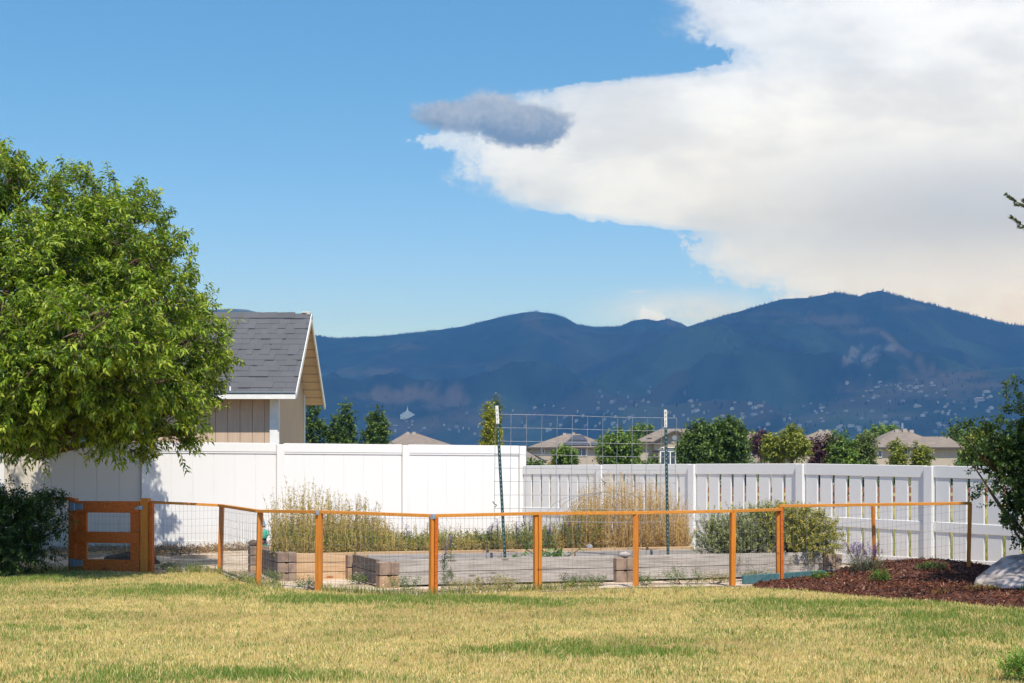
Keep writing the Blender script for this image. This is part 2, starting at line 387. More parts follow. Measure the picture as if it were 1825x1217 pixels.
# ================================================================== ground
def sheet(name, pts, z, mat, kind='structure'):
    b = MB(); b.poly([(x, y, z) for x, y in pts]); o = b.build(name, mat); tagk(o, kind=kind); return o
m, nt = new_mat('dry_field'); k = N(nt)
f1 = k.noise(k.pos(), .05, 6, .65); f2 = k.noise(k.pos(), 1.6, 6, .7)
c = k.mix(k.ss(f1, .38, .6), (.36, .29, .12), (.22, .22, .07)); c = k.mix(k.m('MULTIPLY', k.ss(f2, .4, .7), .6), c, (.30, .25, .12))
k.out(k.bsdf(c, .95, f2, .5, .05, .1)); M['field'] = m
m, nt = new_mat('sandy_soil'); k = N(nt)
f1 = k.noise(k.pos(), 1.3, 6, .6); f2 = k.noise(k.pos(), 38, 4, .7)
c = k.mix(k.ss(f1, .42, .62), (.60, .49, .385), (.33, .235, .155)); c = k.mix(k.m('MULTIPLY', k.ss(f2, .5, .75), .6), c, (.70, .61, .51))
k.out(k.bsdf(c, .95, f2, .7, .02, .1)); M['sand'] = m
m, nt = new_mat('thatch'); k = N(nt)
f1 = k.noise(k.pos(), 1.1, 6, .65); f2 = k.noise(k.pos(), 60, 3, .7)
c = k.mix(k.ss(f1, .4, .65), (.44, .33, .14), (.26, .24, .08)); c = k.mix(k.m('MULTIPLY', k.ss(f2, .45, .7), .6), c, (.17, .115, .05))
k.out(k.bsdf(c, .95, f2, .6, .02, .1)); M['thatch'] = m
sheet('ground', [(-9300, -300), (9300, -300), (9300, 15500), (-9300, 15500)], -.02, M['field'])
sheet('garden_ground', [(-14, 10), (12, 10), (12, 15.4), (5.4, 19.55), (.18, 26.5), (-14, 20.5)], -.008, M['sand'])
LB = [(-60, 1016), (0, 1016), (130, 1019), (255, 1022), (390, 1021), (412, 1030), (460, 1045), (568, 1054), (700, 1063), (772, 1063), (870, 1057), (958, 1053), (1133, 1047), (1240, 1046), (1330, 1047),
      (1430, 1053), (1560, 1066), (1700, 1075), (1825, 1086), (1960, 1097), (2300, 1113)]
lb = [G(*p)[:2] for p in LB]
lawn_poly = [(-16, -5), (12, -5), (12, 10.5)]+[tuple(p) for p in lb[::-1]]+[(-16, lb[0][1])]
sheet('lawn', lawn_poly, .002, M['thatch'])
lbx = np.array([p[0] for p in lb]); lby = np.array([p[1] for p in lb]); o_ = np.argsort(lbx); lbx, lby = lbx[o_], lby[o_]

# grass: one blade per tuft point, each with its own colour; greener where the lawn is watered
GREEN = [(640, 1070, .95, .42, 1.25), (800, 1066, .5, .25, .8), (520, 1066, .45, .3, .6), (1600, 1095, 1.9, .6, .75), (1430, 1078, .8, .5, .75), (1120, 1165, .75, .35, 1.0), (1330, 1072, .6, .5, .35), (1010, 1072, 1.1, .3, .6), (60, 1034, 1.1, .6, .75), (250, 1060, 1.6, .5, .35), (30, 1060, 1, .6, .5), (1060, 1060, 1.5, .38, -.6), (330, 1035, .9, .5, -.4), (880, 1110, 1.2, .5, -.3), (450, 1205, .9, .25, .4), (1750, 1110, 1.3, .5, .6)]
def greenness(x, y):
    g = np.clip((fbm(x*.55+4, y*.8+2, 4, 3)-.52)*2.6, 0, .6)+(fbm(x*2.7, y*3.3, 3, 8)-.5)*.9+(fbm(x*9, y*9, 2, 18)-.5)*.8
    for (px, py, rx, ry, a) in GREEN:
        c = G(px, py); g = g+a*np.exp(-(((x-c[0])/rx)**2+((y-c[1])/ry)**2))*(.55+.9*fbm(x*2.2, y*3, 3, 21))
    return g
def blades(name, n, region, height, wid, colour, mat, parent=None, lean=.45):
    x, y = region(n); n = len(x); g, hmul, C = colour(x, y)
    h = height*rng.uniform(.55, 1.25, n)*hmul; a = rng.uniform(0, 6.283, n); ln = np.abs(rng.normal(0, lean, n))
    dx, dy = np.cos(a)*ln*h, np.sin(a)*ln*h; b = rng.uniform(0, 6.283, n); wx, wy = np.cos(b)*wid/2, np.sin(b)*wid/2
    z0 = np.zeros(n)
    V = np.stack([np.stack([x-wx, y-wy, z0], 1), np.stack([x+wx, y+wy, z0], 1), np.stack([x+dx*.45+wx*.8, y+dy*.45+wy*.8, h*.62], 1),
                  np.stack([x+dx*.45-wx*.8, y+dy*.45-wy*.8, h*.62], 1), np.stack([x+dx, y+dy, h*.95], 1)], 1).reshape(-1, 3)
    i = (np.arange(n)*5)[:, None]
    o = np_obj(name, V, [i+np.array([[0, 1, 2, 3]]), i+np.array([[3, 2, 4]])], mat, parent, np.repeat(C, 5, 0)); return o
def lawn_region(n):
    y = 7.6+12.2*rng.uniform(0, 1, n)**1.0; x = rng.uniform(-.49, .49, n)*(y+1.2)
    keep = y < np.interp(x, lbx, lby)+rng.normal(0, .035, n)
    return x[keep], y[keep]
def lawn_col(x, y):
    g = np.clip(greenness(x, y), 0, 1.3); n = len(x)
    pick = rng.uniform(0, 1, n)
    straw = lerp_cols((.60, .455, .19), (.84, .68, .35), rng.uniform(0, 1, n)); grn = lerp_cols((.10, .19, .03), (.24, .32, .07), rng.uniform(0, 1, n))
    olive = lerp_cols((.42, .40, .11), (.60, .53, .18), rng.uniform(0, 1, n))
    br = np.clip((fbm(x*1.1+7, y*1.6, 4, 44)-.5)*3.2, 0, .7)[:, None]; straw = straw*(1-br)+np.array((.46, .31, .16))*br; straw = straw*(.75+.5*fbm(x*14, y*14, 2, 45))[:, None]
    C = np.where((pick < np.clip(g*.95+.07, .11, .92))[:, None], grn, np.where((rng.uniform(0, 1, n) < .34)[:, None], olive, straw))
    return g, .75+.6*np.clip(g, 0, 1.1)+.8*np.clip(g-1.0, 0, 1), C
tagk(blades('grass', 490000, lawn_region, .034, .0046, lawn_col, M['grassblade']), kind='stuff')
def tuft_region(n):
    m_ = n//22; y = 7.8+9.5*rng.uniform(0, 1, m_); x = rng.uniform(-.43, .43, m_)*(y+1); x = np.repeat(x, 22)+rng.normal(0, .022, m_*22); y = np.repeat(y, 22)+rng.normal(0, .022, m_*22)
    keep = y < np.interp(x, lbx, lby)-.02; return x[keep], y[keep]
def tuft_col(x, y):
    q = fbm(x*3, y*3, 2, 61); g = np.clip(greenness(x, y), 0, 1)
    C = np.where((rng.uniform(0, 1, len(x)) < .25+.55*g)[:, None], lerp_cols((.10, .19, .03), (.24, .33, .07), rng.uniform(0, 1, len(x))), lerp_cols((.38, .28, .10), (.80, .64, .33), rng.uniform(0, 1, len(x)))); return g, .7+.7*q, C
tagk(blades('grass', 26000, tuft_region, .048, .0048, tuft_col, M['grassblade'], lean=.55), kind='stuff')
def edge_region(n):
    i = rng.uniform(0, 1, n); xs = -6.4+i*9.2; d = np.abs(rng.normal(0, .09, n))
    k_ = fbm(xs*1.7, xs*0+3, 3, 5) > .50
    return xs[k_], (np.interp(xs, lbx, lby)+d-.06)[k_]
tagk(blades('grass', 3800, edge_region, .10, .007, lambda x, y: (0, np.full(len(x), 1.0), lerp_cols((.12, .20, .04), (.48, .38, .15), rng.uniform(0, 1, len(x))**1.5)), M['grassblade'], lean=.6), kind='stuff')
def field_region(n):
    y = 17+22*rng.uniform(0, 1, n)**1.5; x = rng.uniform(-.02, .46, n)*y+.6
    keep = ((x-.18)*.798-(26.5-y)*.602 > .35)          # beyond the picket fence only
    return x[keep], y[keep]
tagk(blades('tall_grass', 60000, field_region, .34, .012, lambda x, y: (0, np.full(len(x), 1.), lerp_cols((.20, .25, .05), (.66, .54, .24), np.clip(rng.normal(.55, .3, len(x))+(fbm(x*.6, y*.4, 3, 9)-.5)*1.5, 0, 1))), M['grassblade'], lean=.35), kind='stuff')

# ================================================================== solid white fence
C0 = np.array([.18, 26.5]); e1 = nrm(np.array([-6.33, -2.70])); e2 = nrm(np.array([1.37, -1.818])); L1, L2 = 2.29, 2.276
def v3(p2, z=0.): return np.array([p2[0], p2[1], z])
def post_with_cap(root, p, ex, ey, H, w, mat):
    b = MB(); b.box(v3(p, -.05), ex, ey, Z3, w, w, H-.03, bev=.006); po = b.build('post', mat, root)
    cb = MB(); q = v3(p, H-.08)
    cb.box(q, ex, ey, Z3, w+.03, w+.03, .045, bev=.006)
    r = (w+.03)/2-.004; t = q+Z3*.045
    cb.add([t+ex*a*r+ey*c_*r for a, c_ in ((-1, -1), (1, -1), (1, 1), (-1, 1))]+[t+Z3*.035], (), [(0, 1, 4), (1, 2, 4), (2, 3, 4), (3, 0, 4)])
    ca = cb.build('post_cap', mat); ca.parent = po
    return po
ex1 = v3(e1); ey1 = np.array([-ex1[1], ex1[0], 0])      # across the fence
if ey1[1] > 0: ey1 = -ey1                                 # towards the camera
solid = empty('privacy_fence', v3(C0), 'tall solid white vinyl privacy fence with flat boards behind the weedy garden beds', 'fence')
tops = {0: 1.92, 1: 1.91, 2: 1.905, 3: 1.90, 4: 1.90, 5: 1.90, 6: 1.9}
for i in range(7):
    post_with_cap(solid, C0+e1*L1*i, ex1, ey1, tops[i], .135, M['vinyl'])
for i in range(6):
    a = v3(C0+e1*(L1*i+.0685)); b_ = v3(C0+e1*(L1*(i+1)-.0685)); L = np.linalg.norm(b_-a); mid = (a+b_)/2; H = 1.845
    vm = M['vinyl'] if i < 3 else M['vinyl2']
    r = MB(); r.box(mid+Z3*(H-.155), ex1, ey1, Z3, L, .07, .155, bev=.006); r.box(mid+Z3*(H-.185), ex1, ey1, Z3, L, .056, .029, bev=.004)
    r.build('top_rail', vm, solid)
    r = MB(); r.box(mid+Z3*.04, ex1, ey1, Z3, L, .06, .14, bev=.006); r.build('bottom_rail', vm, solid)
    p = MB(); nb = 6; bw = L/nb
    for j in range(nb):
        p.box(a+ex1*(bw*(j+.5))+Z3*.18, ex1, ey1, Z3, bw-.006, .028, H-.185-.18, bev=.004)
    p.box(mid+Z3*.18, ex1, ey1, Z3, L, .016, H-.365)
    p.build('panel', vm, solid)

# ================================================================== open picket fence
ex2 = v3(e2); ey2 = np.array([ex2[1], -ex2[0], 0])
if ey2[0] > 0: ey2 = -ey2                                 # the garden side
picket = empty('picket_fence', v3(C0+e2*L2), 'lower white vinyl fence of spaced pickets with a middle rail, running along the dry field', 'fence')
pt = {1: 1.55, 2: 1.54, 3: 1.525, 4: 1.475, 5: 1.42, 6: 1.37}
for i in range(1, 7): post_with_cap(picket, C0+e2*L2*i, ex2, ey2, pt[i], .135, M['vinyl'])
for i in range(0, 6):
    a = v3(C0+e2*(L2*i+.0685)); b_ = v3(C0+e2*(L2*(i+1)-.0685)); L = np.linalg.norm(b_-a)
    za, zb = (pt.get(i, 1.55)-.075), (pt[i+1]-.075)
    def rail(z0a, z0b, h, th, name):
        r = MB(); r.beam(a+Z3*(z0a-h/2), b_+Z3*(z0b-h/2), th, h, bev=.008); r.build(name, M['vinyl'], picket)
    rail(za, zb, .165, .06, 'top_rail'); rail(.70+(za-1.47)*.8, .70+(zb-1.47)*.8, .135, .062, 'middle_rail'); rail(.15, .15, .14, .06, 'bottom_rail')
    p = MB(); nb = 8; pit = L/nb
    for j in range(nb):
        c_ = a+ex2*(pit*(j+.5)); zt = za+(zb-za)*(j+.5)/nb-.12
        p.box(c_+Z3*.1, ex2, ey2, Z3, pit*.79, .036, zt-.1, bev=.005)
    p.build('pickets_panel', M['vinyl'], picket)

# ================================================================== shed
YE = 25.9; xe = (527-CX)/F*YE; ze = HC+(HY-700)/F*YE; YR, YB = YE+2.03, YE+4.06; zr = ze+1.67; XL = xe-4.2
ov = .40; WY0, WY1 = YE+.36, YB-.36; WX1 = xe-ov; WX0 = XL+ov; slope = (zr-ze)/(YR-YE); sl = math.hypot(1, slope)
shed = empty('garden_shed', ((WX0+WX1)/2, (WY0+WY1)/2, 0), 'tan shed with grey shingled gable roof standing behind the solid white fence', 'shed')
b = MB(); zw = ze-.02
nb = 15; pw = (WX1-WX0)/nb
for j in range(nb): b.box((WX0+pw*(j+.5), WY0, 0), X3, Y3, Z3, pw-.007, .03, zw+.25, bev=.003)
b.abox(WX0+.01, WX1-.02, WY0+.015, WY1, 0, zw)
nb = 16; pw = (WY1-WY0)/nb
for j in range(nb):
    yc = WY0+pw*(j+.5); d = min(yc-YE, YB-yc); zt = ze+d*slope-.12
    b.box((WX1, yc, 0), X3, Y3, Z3, .03, pw-.006, zt, bev=.003)
b.poly([(WX1-.012, WY0, zw), (WX1-.012, WY1, zw), (WX1-.012, YR, zr-.12)])
b.build('wall', M['siding'], shed)
b = MB(); b.box((WX1-.055, WY0-.03, 0), X3, Y3, Z3, .15, .03, zw+.2, bev=.003); b.box((WX1+.028, WY0+.02, 0), X3, Y3, Z3, .022, .09, zw+.2, bev=.003); b.build('corner_board', M['trim'], shed)
b = MB(); b.box((WX1+.028, WY1-.05, 0), X3, Y3, Z3, .022, .09, zw+.2, bev=.003); b.build('corner_board', M['trim'], shed)
nf, nbk = np.array([0, -slope, 1])/sl, np.array([0, slope, 1])/sl
b = MB()   # roof deck: pale boards seen from below
q = lambda x0, x1, ya, za, yb, zb: [(x0, ya, za), (x1, ya, za), (x1, yb, zb), (x0, yb, zb)]
nbd = 11
for s_, (ya, yb) in enumerate(((YE, YR), (YB, YR))):
    nn = nf if s_ == 0 else nbk
    for j in range(nbd):
        t0, t1 = j/nbd+.004, (j+1)/nbd-.004
        A = q(XL, xe-.03, ya+(yb-ya)*t0, ze+(zr-ze)*t0, ya+(yb-ya)*t1, ze+(zr-ze)*t1)
        b.slab(np.array(A)-nn*.004, .022, nn)
b.build('roof_deck', M['sheathing'], shed)
b = MB(); rows = 15; tabs = 0
for s_, (ya, yb) in enumerate(((YE-.03, YR), (YB+.03, YR))):
    nn = nf if s_ == 0 else nbk; zs = ze-.03*slope
    for j in range(rows):
        x = XL-rng.uniform(0, .25); t0, t1 = j/rows, (j+1.12)/rows
        t1 = min(t1, 1.0)
        while x < xe:
            wdt = rng.uniform(.12, .26); x0, x1 = max(x, XL), min(x+wdt, xe); x += wdt
            if x1-x0 < .01: continue
            lift = .010+(.006 if rng.uniform() < .45 else 0)
            A = np.array(q(x0, x1-.002, ya+(yb-ya)*t0, zs+(zr-zs)*t0, ya+(yb-ya)*t1, zs+(zr-zs)*t1))
            A[:2] += nn*(lift+.006); A[2:] += nn*lift
            cc_ = np.array((.10, .102, .112))*rng.uniform(.94, 1.06)
            b.slab(A, .009, nn, cc_)
            if rng.uniform() < .5 and j > 0:      # dark strip stands in for the shadow under the tab's edge
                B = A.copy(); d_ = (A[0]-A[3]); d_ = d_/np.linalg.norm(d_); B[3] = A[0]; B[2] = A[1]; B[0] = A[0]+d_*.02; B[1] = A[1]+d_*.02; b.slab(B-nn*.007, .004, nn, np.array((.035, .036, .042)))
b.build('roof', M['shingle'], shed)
b = MB()   # ridge cap, its last piece gone
rx1 = xe-.32
x = XL
while x < rx1:
    x1 = min(x+.32, rx1)
    for nn, sg in ((nf, -1), (nbk, 1)):
        A = [(x, YR, zr+.035), (x1, YR, zr+.042), (x1, YR+sg*.15, zr+.038-.15*slope), (x, YR+sg*.15, zr+.032-.15*slope)]
        b.slab(A, .014, nn, np.array((.10, .102, .112))*rng.uniform(.85, 1.1))
    x = x1
b.build('ridge_cap', M['shingle'], shed)
b = MB(); b.box((xe-.11, YR, zr+.02), X3, Y3, Z3, .17, .09, .022, (.62, .58, .5), .006); b.box((xe-.05, YR-.05, zr-.015), X3, Y3, Z3, .07, .05, .02, (.62, .58, .5), .005); b.build('torn_felt', M['shingle'], shed)
b = MB(); b.box(((XL+xe)/2, YE-.02, ze-.115), X3, Y3, Z3, xe-XL, .022, .125, bev=.003); b.build('fascia', M['trim'], shed)
b = MB(); b.box(((XL+xe)/2, YE-.035, ze-.005), X3, Y3, Z3, xe-XL+.01, .03, .022, bev=.003); b.build('drip_edge', M['steel'], shed)
for ya, s_ in ((YE-.03, nf), (YB+.03, nbk)):
    b = MB(); za = ze-.03*slope
    A = [(xe-.014, ya, za+.006), (xe+.012, ya, za+.006), (xe+.012, YR, zr+.006), (xe-.014, YR, zr+.006)]
    b.slab(A, .11, s_); b.build('barge_board', M['trim'], shed)
b = MB(); b.tube([(xe-1.2, YE+.03, ze+.04), (xe-1.2, YE+.03, ze+.12)], .016, 8); b.build('vent_stub', M['trim'], shed)

# ================================================================== orange garden fence
gf = empty('garden_fence', G(772, 1060), 'low orange stained wooden fence with wire mesh that rings the garden', 'fence')
def pbase(px, pyb, pyt, Y=None):
    b = G(px, pyb) if Y is None else P(px, pyb, Y); t = P(px, pyt, b[1]); return b, t[2]
FP = [(262, 1019, 892, None), (392, 1018, 898, None), (460, 1043, 908, None), (568, 1053, 909, None), (772, 1061, 916, None), (958, 1052, 912, None), (1133, 1046, 911, None), (1305, 1044, 908, None), (1390, 1034, 899, 16.88), (1560, 1016, 899, 17.05), (1726, 1001, 894, 16.8)]
posts = [(*pbase(*f), f[0]) for f in FP]
def fence_post(b, zt, dirv, kind, lean=0):
    ex = nrm(np.array([dirv[0], dirv[1], 0])); ey = np.cross(Z3, ex)
    top = np.array([b[0]+lean, b[1], zt]); b0 = np.array([b[0], b[1], b[2]-.06])
    if kind == 'pair':
        for s_, mt in ((-1, 'stain'), (1, 'stain_deep' if random.random() < .5 else 'stain')):
            m_ = MB(); m_.beam(b0+ex*s_*.021-ey*.006*s_, top+ex*s_*.021-ey*.006*s_-Z3*.035, .038, .05, bev=.003, up=ey); m_.build('post', M[mt], gf)
    elif kind == 'thin':
        m_ = MB(); m_.beam(b0, top-Z3*.02, .036, .036, bev=.003, up=nrm(ex*.6+ey)); m_.build('post', M['stain'], gf)
    else:
        m_ = MB(); m_.beam(b0, top-Z3*.035, .058, .058, bev=.004, up=nrm(ex*.45+ey)); m_.build('post', M['stain'], gf)
kinds = ['one', 'one', 'one', 'pair', 'pair', 'pair', 'one', 'one', 'pair', 'thin', 'thin']
def wire_panel(a, za0, za1, b, zb0, zb1, root, pv=.052, ph=.098, r=.0012, wob=.006, mat='wire'):
    m_ = MB(); d = b-a; L = np.linalg.norm(d[:2]); n = max(2, int(L/pv)); ex = nrm(np.array([d[0], d[1], 0])); ey = np.cross(Z3, ex)
    for i in range(n+1):
        t = i/n; q0 = a+d*t; z0, z1 = za0+(zb0-za0)*t, za1+(zb1-za1)*t
        o1, o2 = rng.normal(0, wob, 2); s = np.sin(i*1.1)*wob*.5
        m_.tube([np.array([q0[0], q0[1], z0])+ex*o1*.5, np.array([q0[0], q0[1], (z0+z1)/2])+ex*(o2*.5+s)+ey*o1, np.array([q0[0], q0[1], z1])], r, 3, cap=False)
    H = max(za1-za0, zb1-zb0); nh = int(H/ph)
    for j in range(nh+1):
        pts = []
        for t in np.linspace(0, 1, 9):
            q0 = a+d*t; z = za0+(zb0-za0)*t+j*ph+math.sin(t*3.14159)*-.012*(1+.5*math.sin(j*2)); pts.append(np.array([q0[0], q0[1], min(z, za1+(zb1-za1)*t)])+ey*rng.normal(0, wob*.4))
        m_.tube(pts, r, 3, cap=False)
    return m_.build('wire_mesh', M[mat], root)
for i, (b, zt, px) in enumerate(posts):
    j = min(i, len(posts)-2); d = posts[j+1][0]-posts[j][0]
    lean = {9: .06 - .09, 10: .02}.get(i, random.uniform(-.008, .008)+(.02 if i in (1, 2) else 0))
    if i > 0: fence_post(b, zt, d[:2], kinds[i], lean)
for i in range(len(posts)-1):
    (a, za, _), (b, zb, _) = posts[i], posts[i+1]
    if i == 7: zb = HC+(HY-907)/F*b[1]+.012
    if i == 8: continue
    if i == 9: a, za = posts[8][0], posts[8][1]
    ends = [(a, za, b, zb)]
    for (a_, za_, b_, zb_) in ends:
        A, B = np.array([a_[0], a_[1], za_-.018]), np.array([b_[0], b_[1], zb_-.018])
        dv = nrm(B-A); m_ = MB(); m_.beam(A-dv*.012, B+dv*(.03 if i == 9 else -.004), .062, .034, bev=.003); m_.build('top_rail', M['stain_rail'], gf)
        wire_panel(a_, a_[2]+.02, za_-.03, b_, b_[2]+.02, zb_-.03, gf)
for i in (3, 4):
    b, zt, px = posts[i]; m_ = MB(); m_.box((b[0], b[1]-.034, zt-.05), X3, Y3, Z3, .05, .004, .05); m_.build('bracket', M['steel'], gf)
# the shaded run left of the gate
la, lz = P(50, 1005, 18.9), P(50, 886, 18.9)[2]; lb_, lbz = P(128, 1017, 18.85), P(128, 886, 18.85)[2]
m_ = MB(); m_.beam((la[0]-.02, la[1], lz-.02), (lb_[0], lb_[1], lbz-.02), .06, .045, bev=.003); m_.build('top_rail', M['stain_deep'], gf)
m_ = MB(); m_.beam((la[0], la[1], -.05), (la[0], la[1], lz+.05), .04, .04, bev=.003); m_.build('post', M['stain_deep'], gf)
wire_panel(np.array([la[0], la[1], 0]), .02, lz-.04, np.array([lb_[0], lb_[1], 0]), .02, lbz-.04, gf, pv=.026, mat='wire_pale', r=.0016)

# ================================================================== gate
gl, gr = G(131, 1018.5), G(262, 1021.5)
gd = nrm(np.array([*(gr-gl)[:2], 0])); gn = np.array([gd[1], -gd[0], 0]);
if gn[1] > 0: gn = -gn
GW = np.linalg.norm((gr-gl)[:2]); GH = .945
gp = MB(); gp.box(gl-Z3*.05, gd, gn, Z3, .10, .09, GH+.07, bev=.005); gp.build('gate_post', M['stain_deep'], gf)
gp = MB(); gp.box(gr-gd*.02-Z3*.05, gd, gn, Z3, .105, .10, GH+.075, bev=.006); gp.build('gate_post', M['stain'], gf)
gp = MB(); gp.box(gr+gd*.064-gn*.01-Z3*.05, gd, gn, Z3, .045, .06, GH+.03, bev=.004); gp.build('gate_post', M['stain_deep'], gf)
g0 = gl+gd*.06; gw = GW-.06-.085
gate = empty('garden_gate', gl+gd*.06, 'orange stained wooden garden gate with two wire openings and a steel latch', 'gate')
def gbox(u, z, su, sz, out, th, name, mat):
    m_ = MB(); m_.box(g0+gd*(u+su/2)+gn*out+Z3*z, gd, gn, Z3, su, th, sz, bev=.004); return m_.build(name, mat, gate)
zb0, zm0, zt0, rh = .02, .385, GH-.165, .15
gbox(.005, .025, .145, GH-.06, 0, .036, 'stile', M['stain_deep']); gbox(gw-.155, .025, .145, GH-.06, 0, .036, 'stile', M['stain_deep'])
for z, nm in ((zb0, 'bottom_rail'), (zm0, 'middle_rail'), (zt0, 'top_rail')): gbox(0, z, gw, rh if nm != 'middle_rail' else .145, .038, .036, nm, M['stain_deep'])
for z in (zt0+.02, zb0+.045):
    h = gbox(-.075, z, .075, .11, .062, .006, 'hinge', M['steel']); h2 = gbox(.0, z+.012, .12, .085, .061, .006, 'hinge_strap', M['steel']); h2.parent = h; h2.location = (0, 0, 0)
    h2.location = Vector(h2.location)
lt = gbox(gw-.055, zt0+.045, .05, .03, .062, .012, 'latch', M['steel']); gbox(gw+.0, zt0+.04, .06, .055, .062, .012, 'latch_catch', M['steel']).parent = lt
a_, b_ = g0+gd*.14-gn*.022, g0+gd*(gw-.15)-gn*.022
wire_panel(a_, .15, GH-.13, b_, .15, GH-.13, gate, pv=.052, ph=.098, wob=.003)

# ================================================================== raised beds
TH = math.radians(18.5); bd = np.array([math.cos(TH), math.sin(TH), 0]); bn = np.array([-math.sin(TH), math.cos(TH), 0])   # along and back
def board(root, a, b, z, h, mat, th=.042):
    m_ = MB(); m_.beam(np.array([a[0], a[1], z+h/2]), np.array([b[0], b[1], z+h/2]), th, h-.006, bev=.004); m_.build('board', M[mat], root)
def corner_block(root, p, ex, ey, w, d, tiers, mats, groove=True):
    for i, (z, h) in enumerate(tiers):
        m_ = MB()
        for s_ in (-1, 1): m_.box(p+ex*s_*(w/4+.008)+Z3*z, ex, ey, Z3, w/2-.022, d, h-.008, bev=.006)
        m_.box(p+Z3*(z+.004), ex, ey, Z3, .05, d-.05, h-.02)
        m_.build('corner_block', M[mats[i % len(mats)]], root)
T2 = [(-.02, .155), (.137, .152)]; T3 = [(-.04, .13), (.09, .125), (.217, .125)]
s2 = G(686, 1046); L2a = 2.66
bed2 = empty('raised_bed', s2+bd*2.9, 'long weathered grey timber raised bed with two metal posts standing in it', 'raised bed')
f0, f1, f2 = s2, s2+bd*2.90, s2+bd*5.72
for (a, b) in ((f0, f1), (f1, f2)):
    u = nrm(b-a)
    for i in range(2): board(bed2, a+u*.13+bn*(.02+.006*i), b-u*.11+bn*(.02+.004*i), .012+.147*i, .147, 'grey_timber')
corner_block(bed2, f0+bd*.03, bd, bn, .235, .20, T2, ['block_tan', 'block'])
corner_block(bed2, f1, bd, bn, .25, .19, T2, ['block'])
corner_block(bed2, f2, bd, bn, .21, .20, T2, ['block'])
D2 = 1.46; r0, r2 = f0+bn*D2-bd*.03, f2+bn*D2
for i in range(2):
    board(bed2, f0+bn*.12-bd*.05, r0-bn*.12-bd*.03, .012+.147*i, .147, 'dark_timber')
    board(bed2, f2+bn*.11+bd*.04, r2-bn*.1+bd*.04, .012+.147*i, .147, 'grey_timber')
    board(bed2, r0+bd*.16, r0+bd*2.84, .0+.145*i, .145, 'grey_brown_timber'); board(bed2, r0+bd*2.88, r2-bd*.1, .0+.145*i, .145, 'grey_brown_timber')
corner_block(bed2, r0-bd*.03+bn*.02, bd, bn, .15, .2, [(-.02, .16), (.142, .155)], ['block_tan', 'block'])
m_ = MB(); m_.add([v3((p_)[:2], .16) for p_ in (f0+bn*.05, f2+bn*.05, r2, r0)], [(0, 1, 2, 3)]); m_.build('soil', M['soil'], bed2)

s1 = G(512, 1033); L1b = 5.45
bed1 = empty('raised_bed', s1+bd*2.5+bn*.8, 'raised bed of new orange timber behind the grey bed, full of dry weeds', 'raised bed')
q0, q1 = s1, s1+bd*L1b; D1 = 1.72; w0, w1 = q0+bn*D1-bd*.02, q1+bn*D1
corner_block(bed1, q0-bd*.02, bd, bn, .235, .22, T3, ['block'])
corner_block(bed1, w0-bd*.08, bd, bn, .24, .22, T3, ['block_tan', 'block', 'block'])
for i in range(3):
    h = .118; z = -.035+h*i
    board(bed1, q0+bd*.11+bn*.02, q0+bd*.82+bn*(.02), z, h, 'new_timber')
    board(bed1, q0+bd*.86+bn*.09, q0+bd*3.2+bn*.09, z, h, 'new_timber'); board(bed1, q0+bd*3.22+bn*.09, q1+bn*.09, z+.002, h, 'new_timber')
    board(bed1, q0+bn*.12-bd*.08, w0-bn*.11-bd*.08, z, h, 'dark_timber')
    board(bed1, w0+bd*.06, w1, z, h, 'new_timber'); board(bed1, q1+bn*.13, w1-bn*.03, z, h, 'new_timber')
m_ = MB(); m_.add([v3((p_)[:2], .26) for p_ in (q0+bn*.05, q1+bn*.1, w1, w0)], [(0, 1, 2, 3)]); m_.build('soil', M['soil'], bed1)
corner_block(bed1, q0+bd*3.25+bn*.075, bd, bn, .22, .1, [(.1, .2)], ['block'])

# stones and small things on the beds
def stone(name, c, r, label, cat='stone', mat='stone', squash=.8, seed=0, rough=.18, sub=3, cuts=()):
    import bmesh
    bm = bmesh.new(); bmesh.ops.create_icosphere(bm, subdivisions=sub, radius=1)
    me = bpy.data.meshes.new(name)
    from mathutils import noise as mn
    cuts = [(Vector(nrm(np.array(c_[:3]))), c_[3]) for c_ in cuts]
    for v in bm.verts:
        for (pn_, pd_) in cuts:
            q_ = v.co.dot(pn_)-pd_
            if q_ > 0: v.co -= pn_*q_*.93
        q = v.co*1.3+Vector((seed*3.1, seed, 0)); d = mn.fractal(q, 1.0, 2.1, 4)*rough
        v.co *= (1+d)
        v.co = Vector((v.co.x*r[0], v.co.y*r[1], v.co.z*r[2]))
    bm.to_mesh(me); bm.free(); me.materials.append(M[mat])
    for p in me.polygons: p.use_smooth = True
    o = bpy.data.objects.new(name, me); COL.objects.link(o); o.location = [float(x) for x in c]
    return tagk(o, label, cat)
y1 = P(1050, 975, 18.55); stone('stone', y1, (.045, .045, .042), 'round grey stone on the rim of the timber bed near the tall dry weeds', seed=2, rough=.1)
y2 = f1+bn*.0+bd*.02+Z3*.315; stone('stone', y2, (.07, .05, .035), 'flat pale stone lying on the middle concrete block of the grey bed', seed=5, mat='rock')
y3 = w0-bd*.14-bn*.02+Z3*.372; stone('stone', y3, (.07, .06, .045), 'brown stone beside the feet of the garden gnome', mat='brownstone', seed=7)

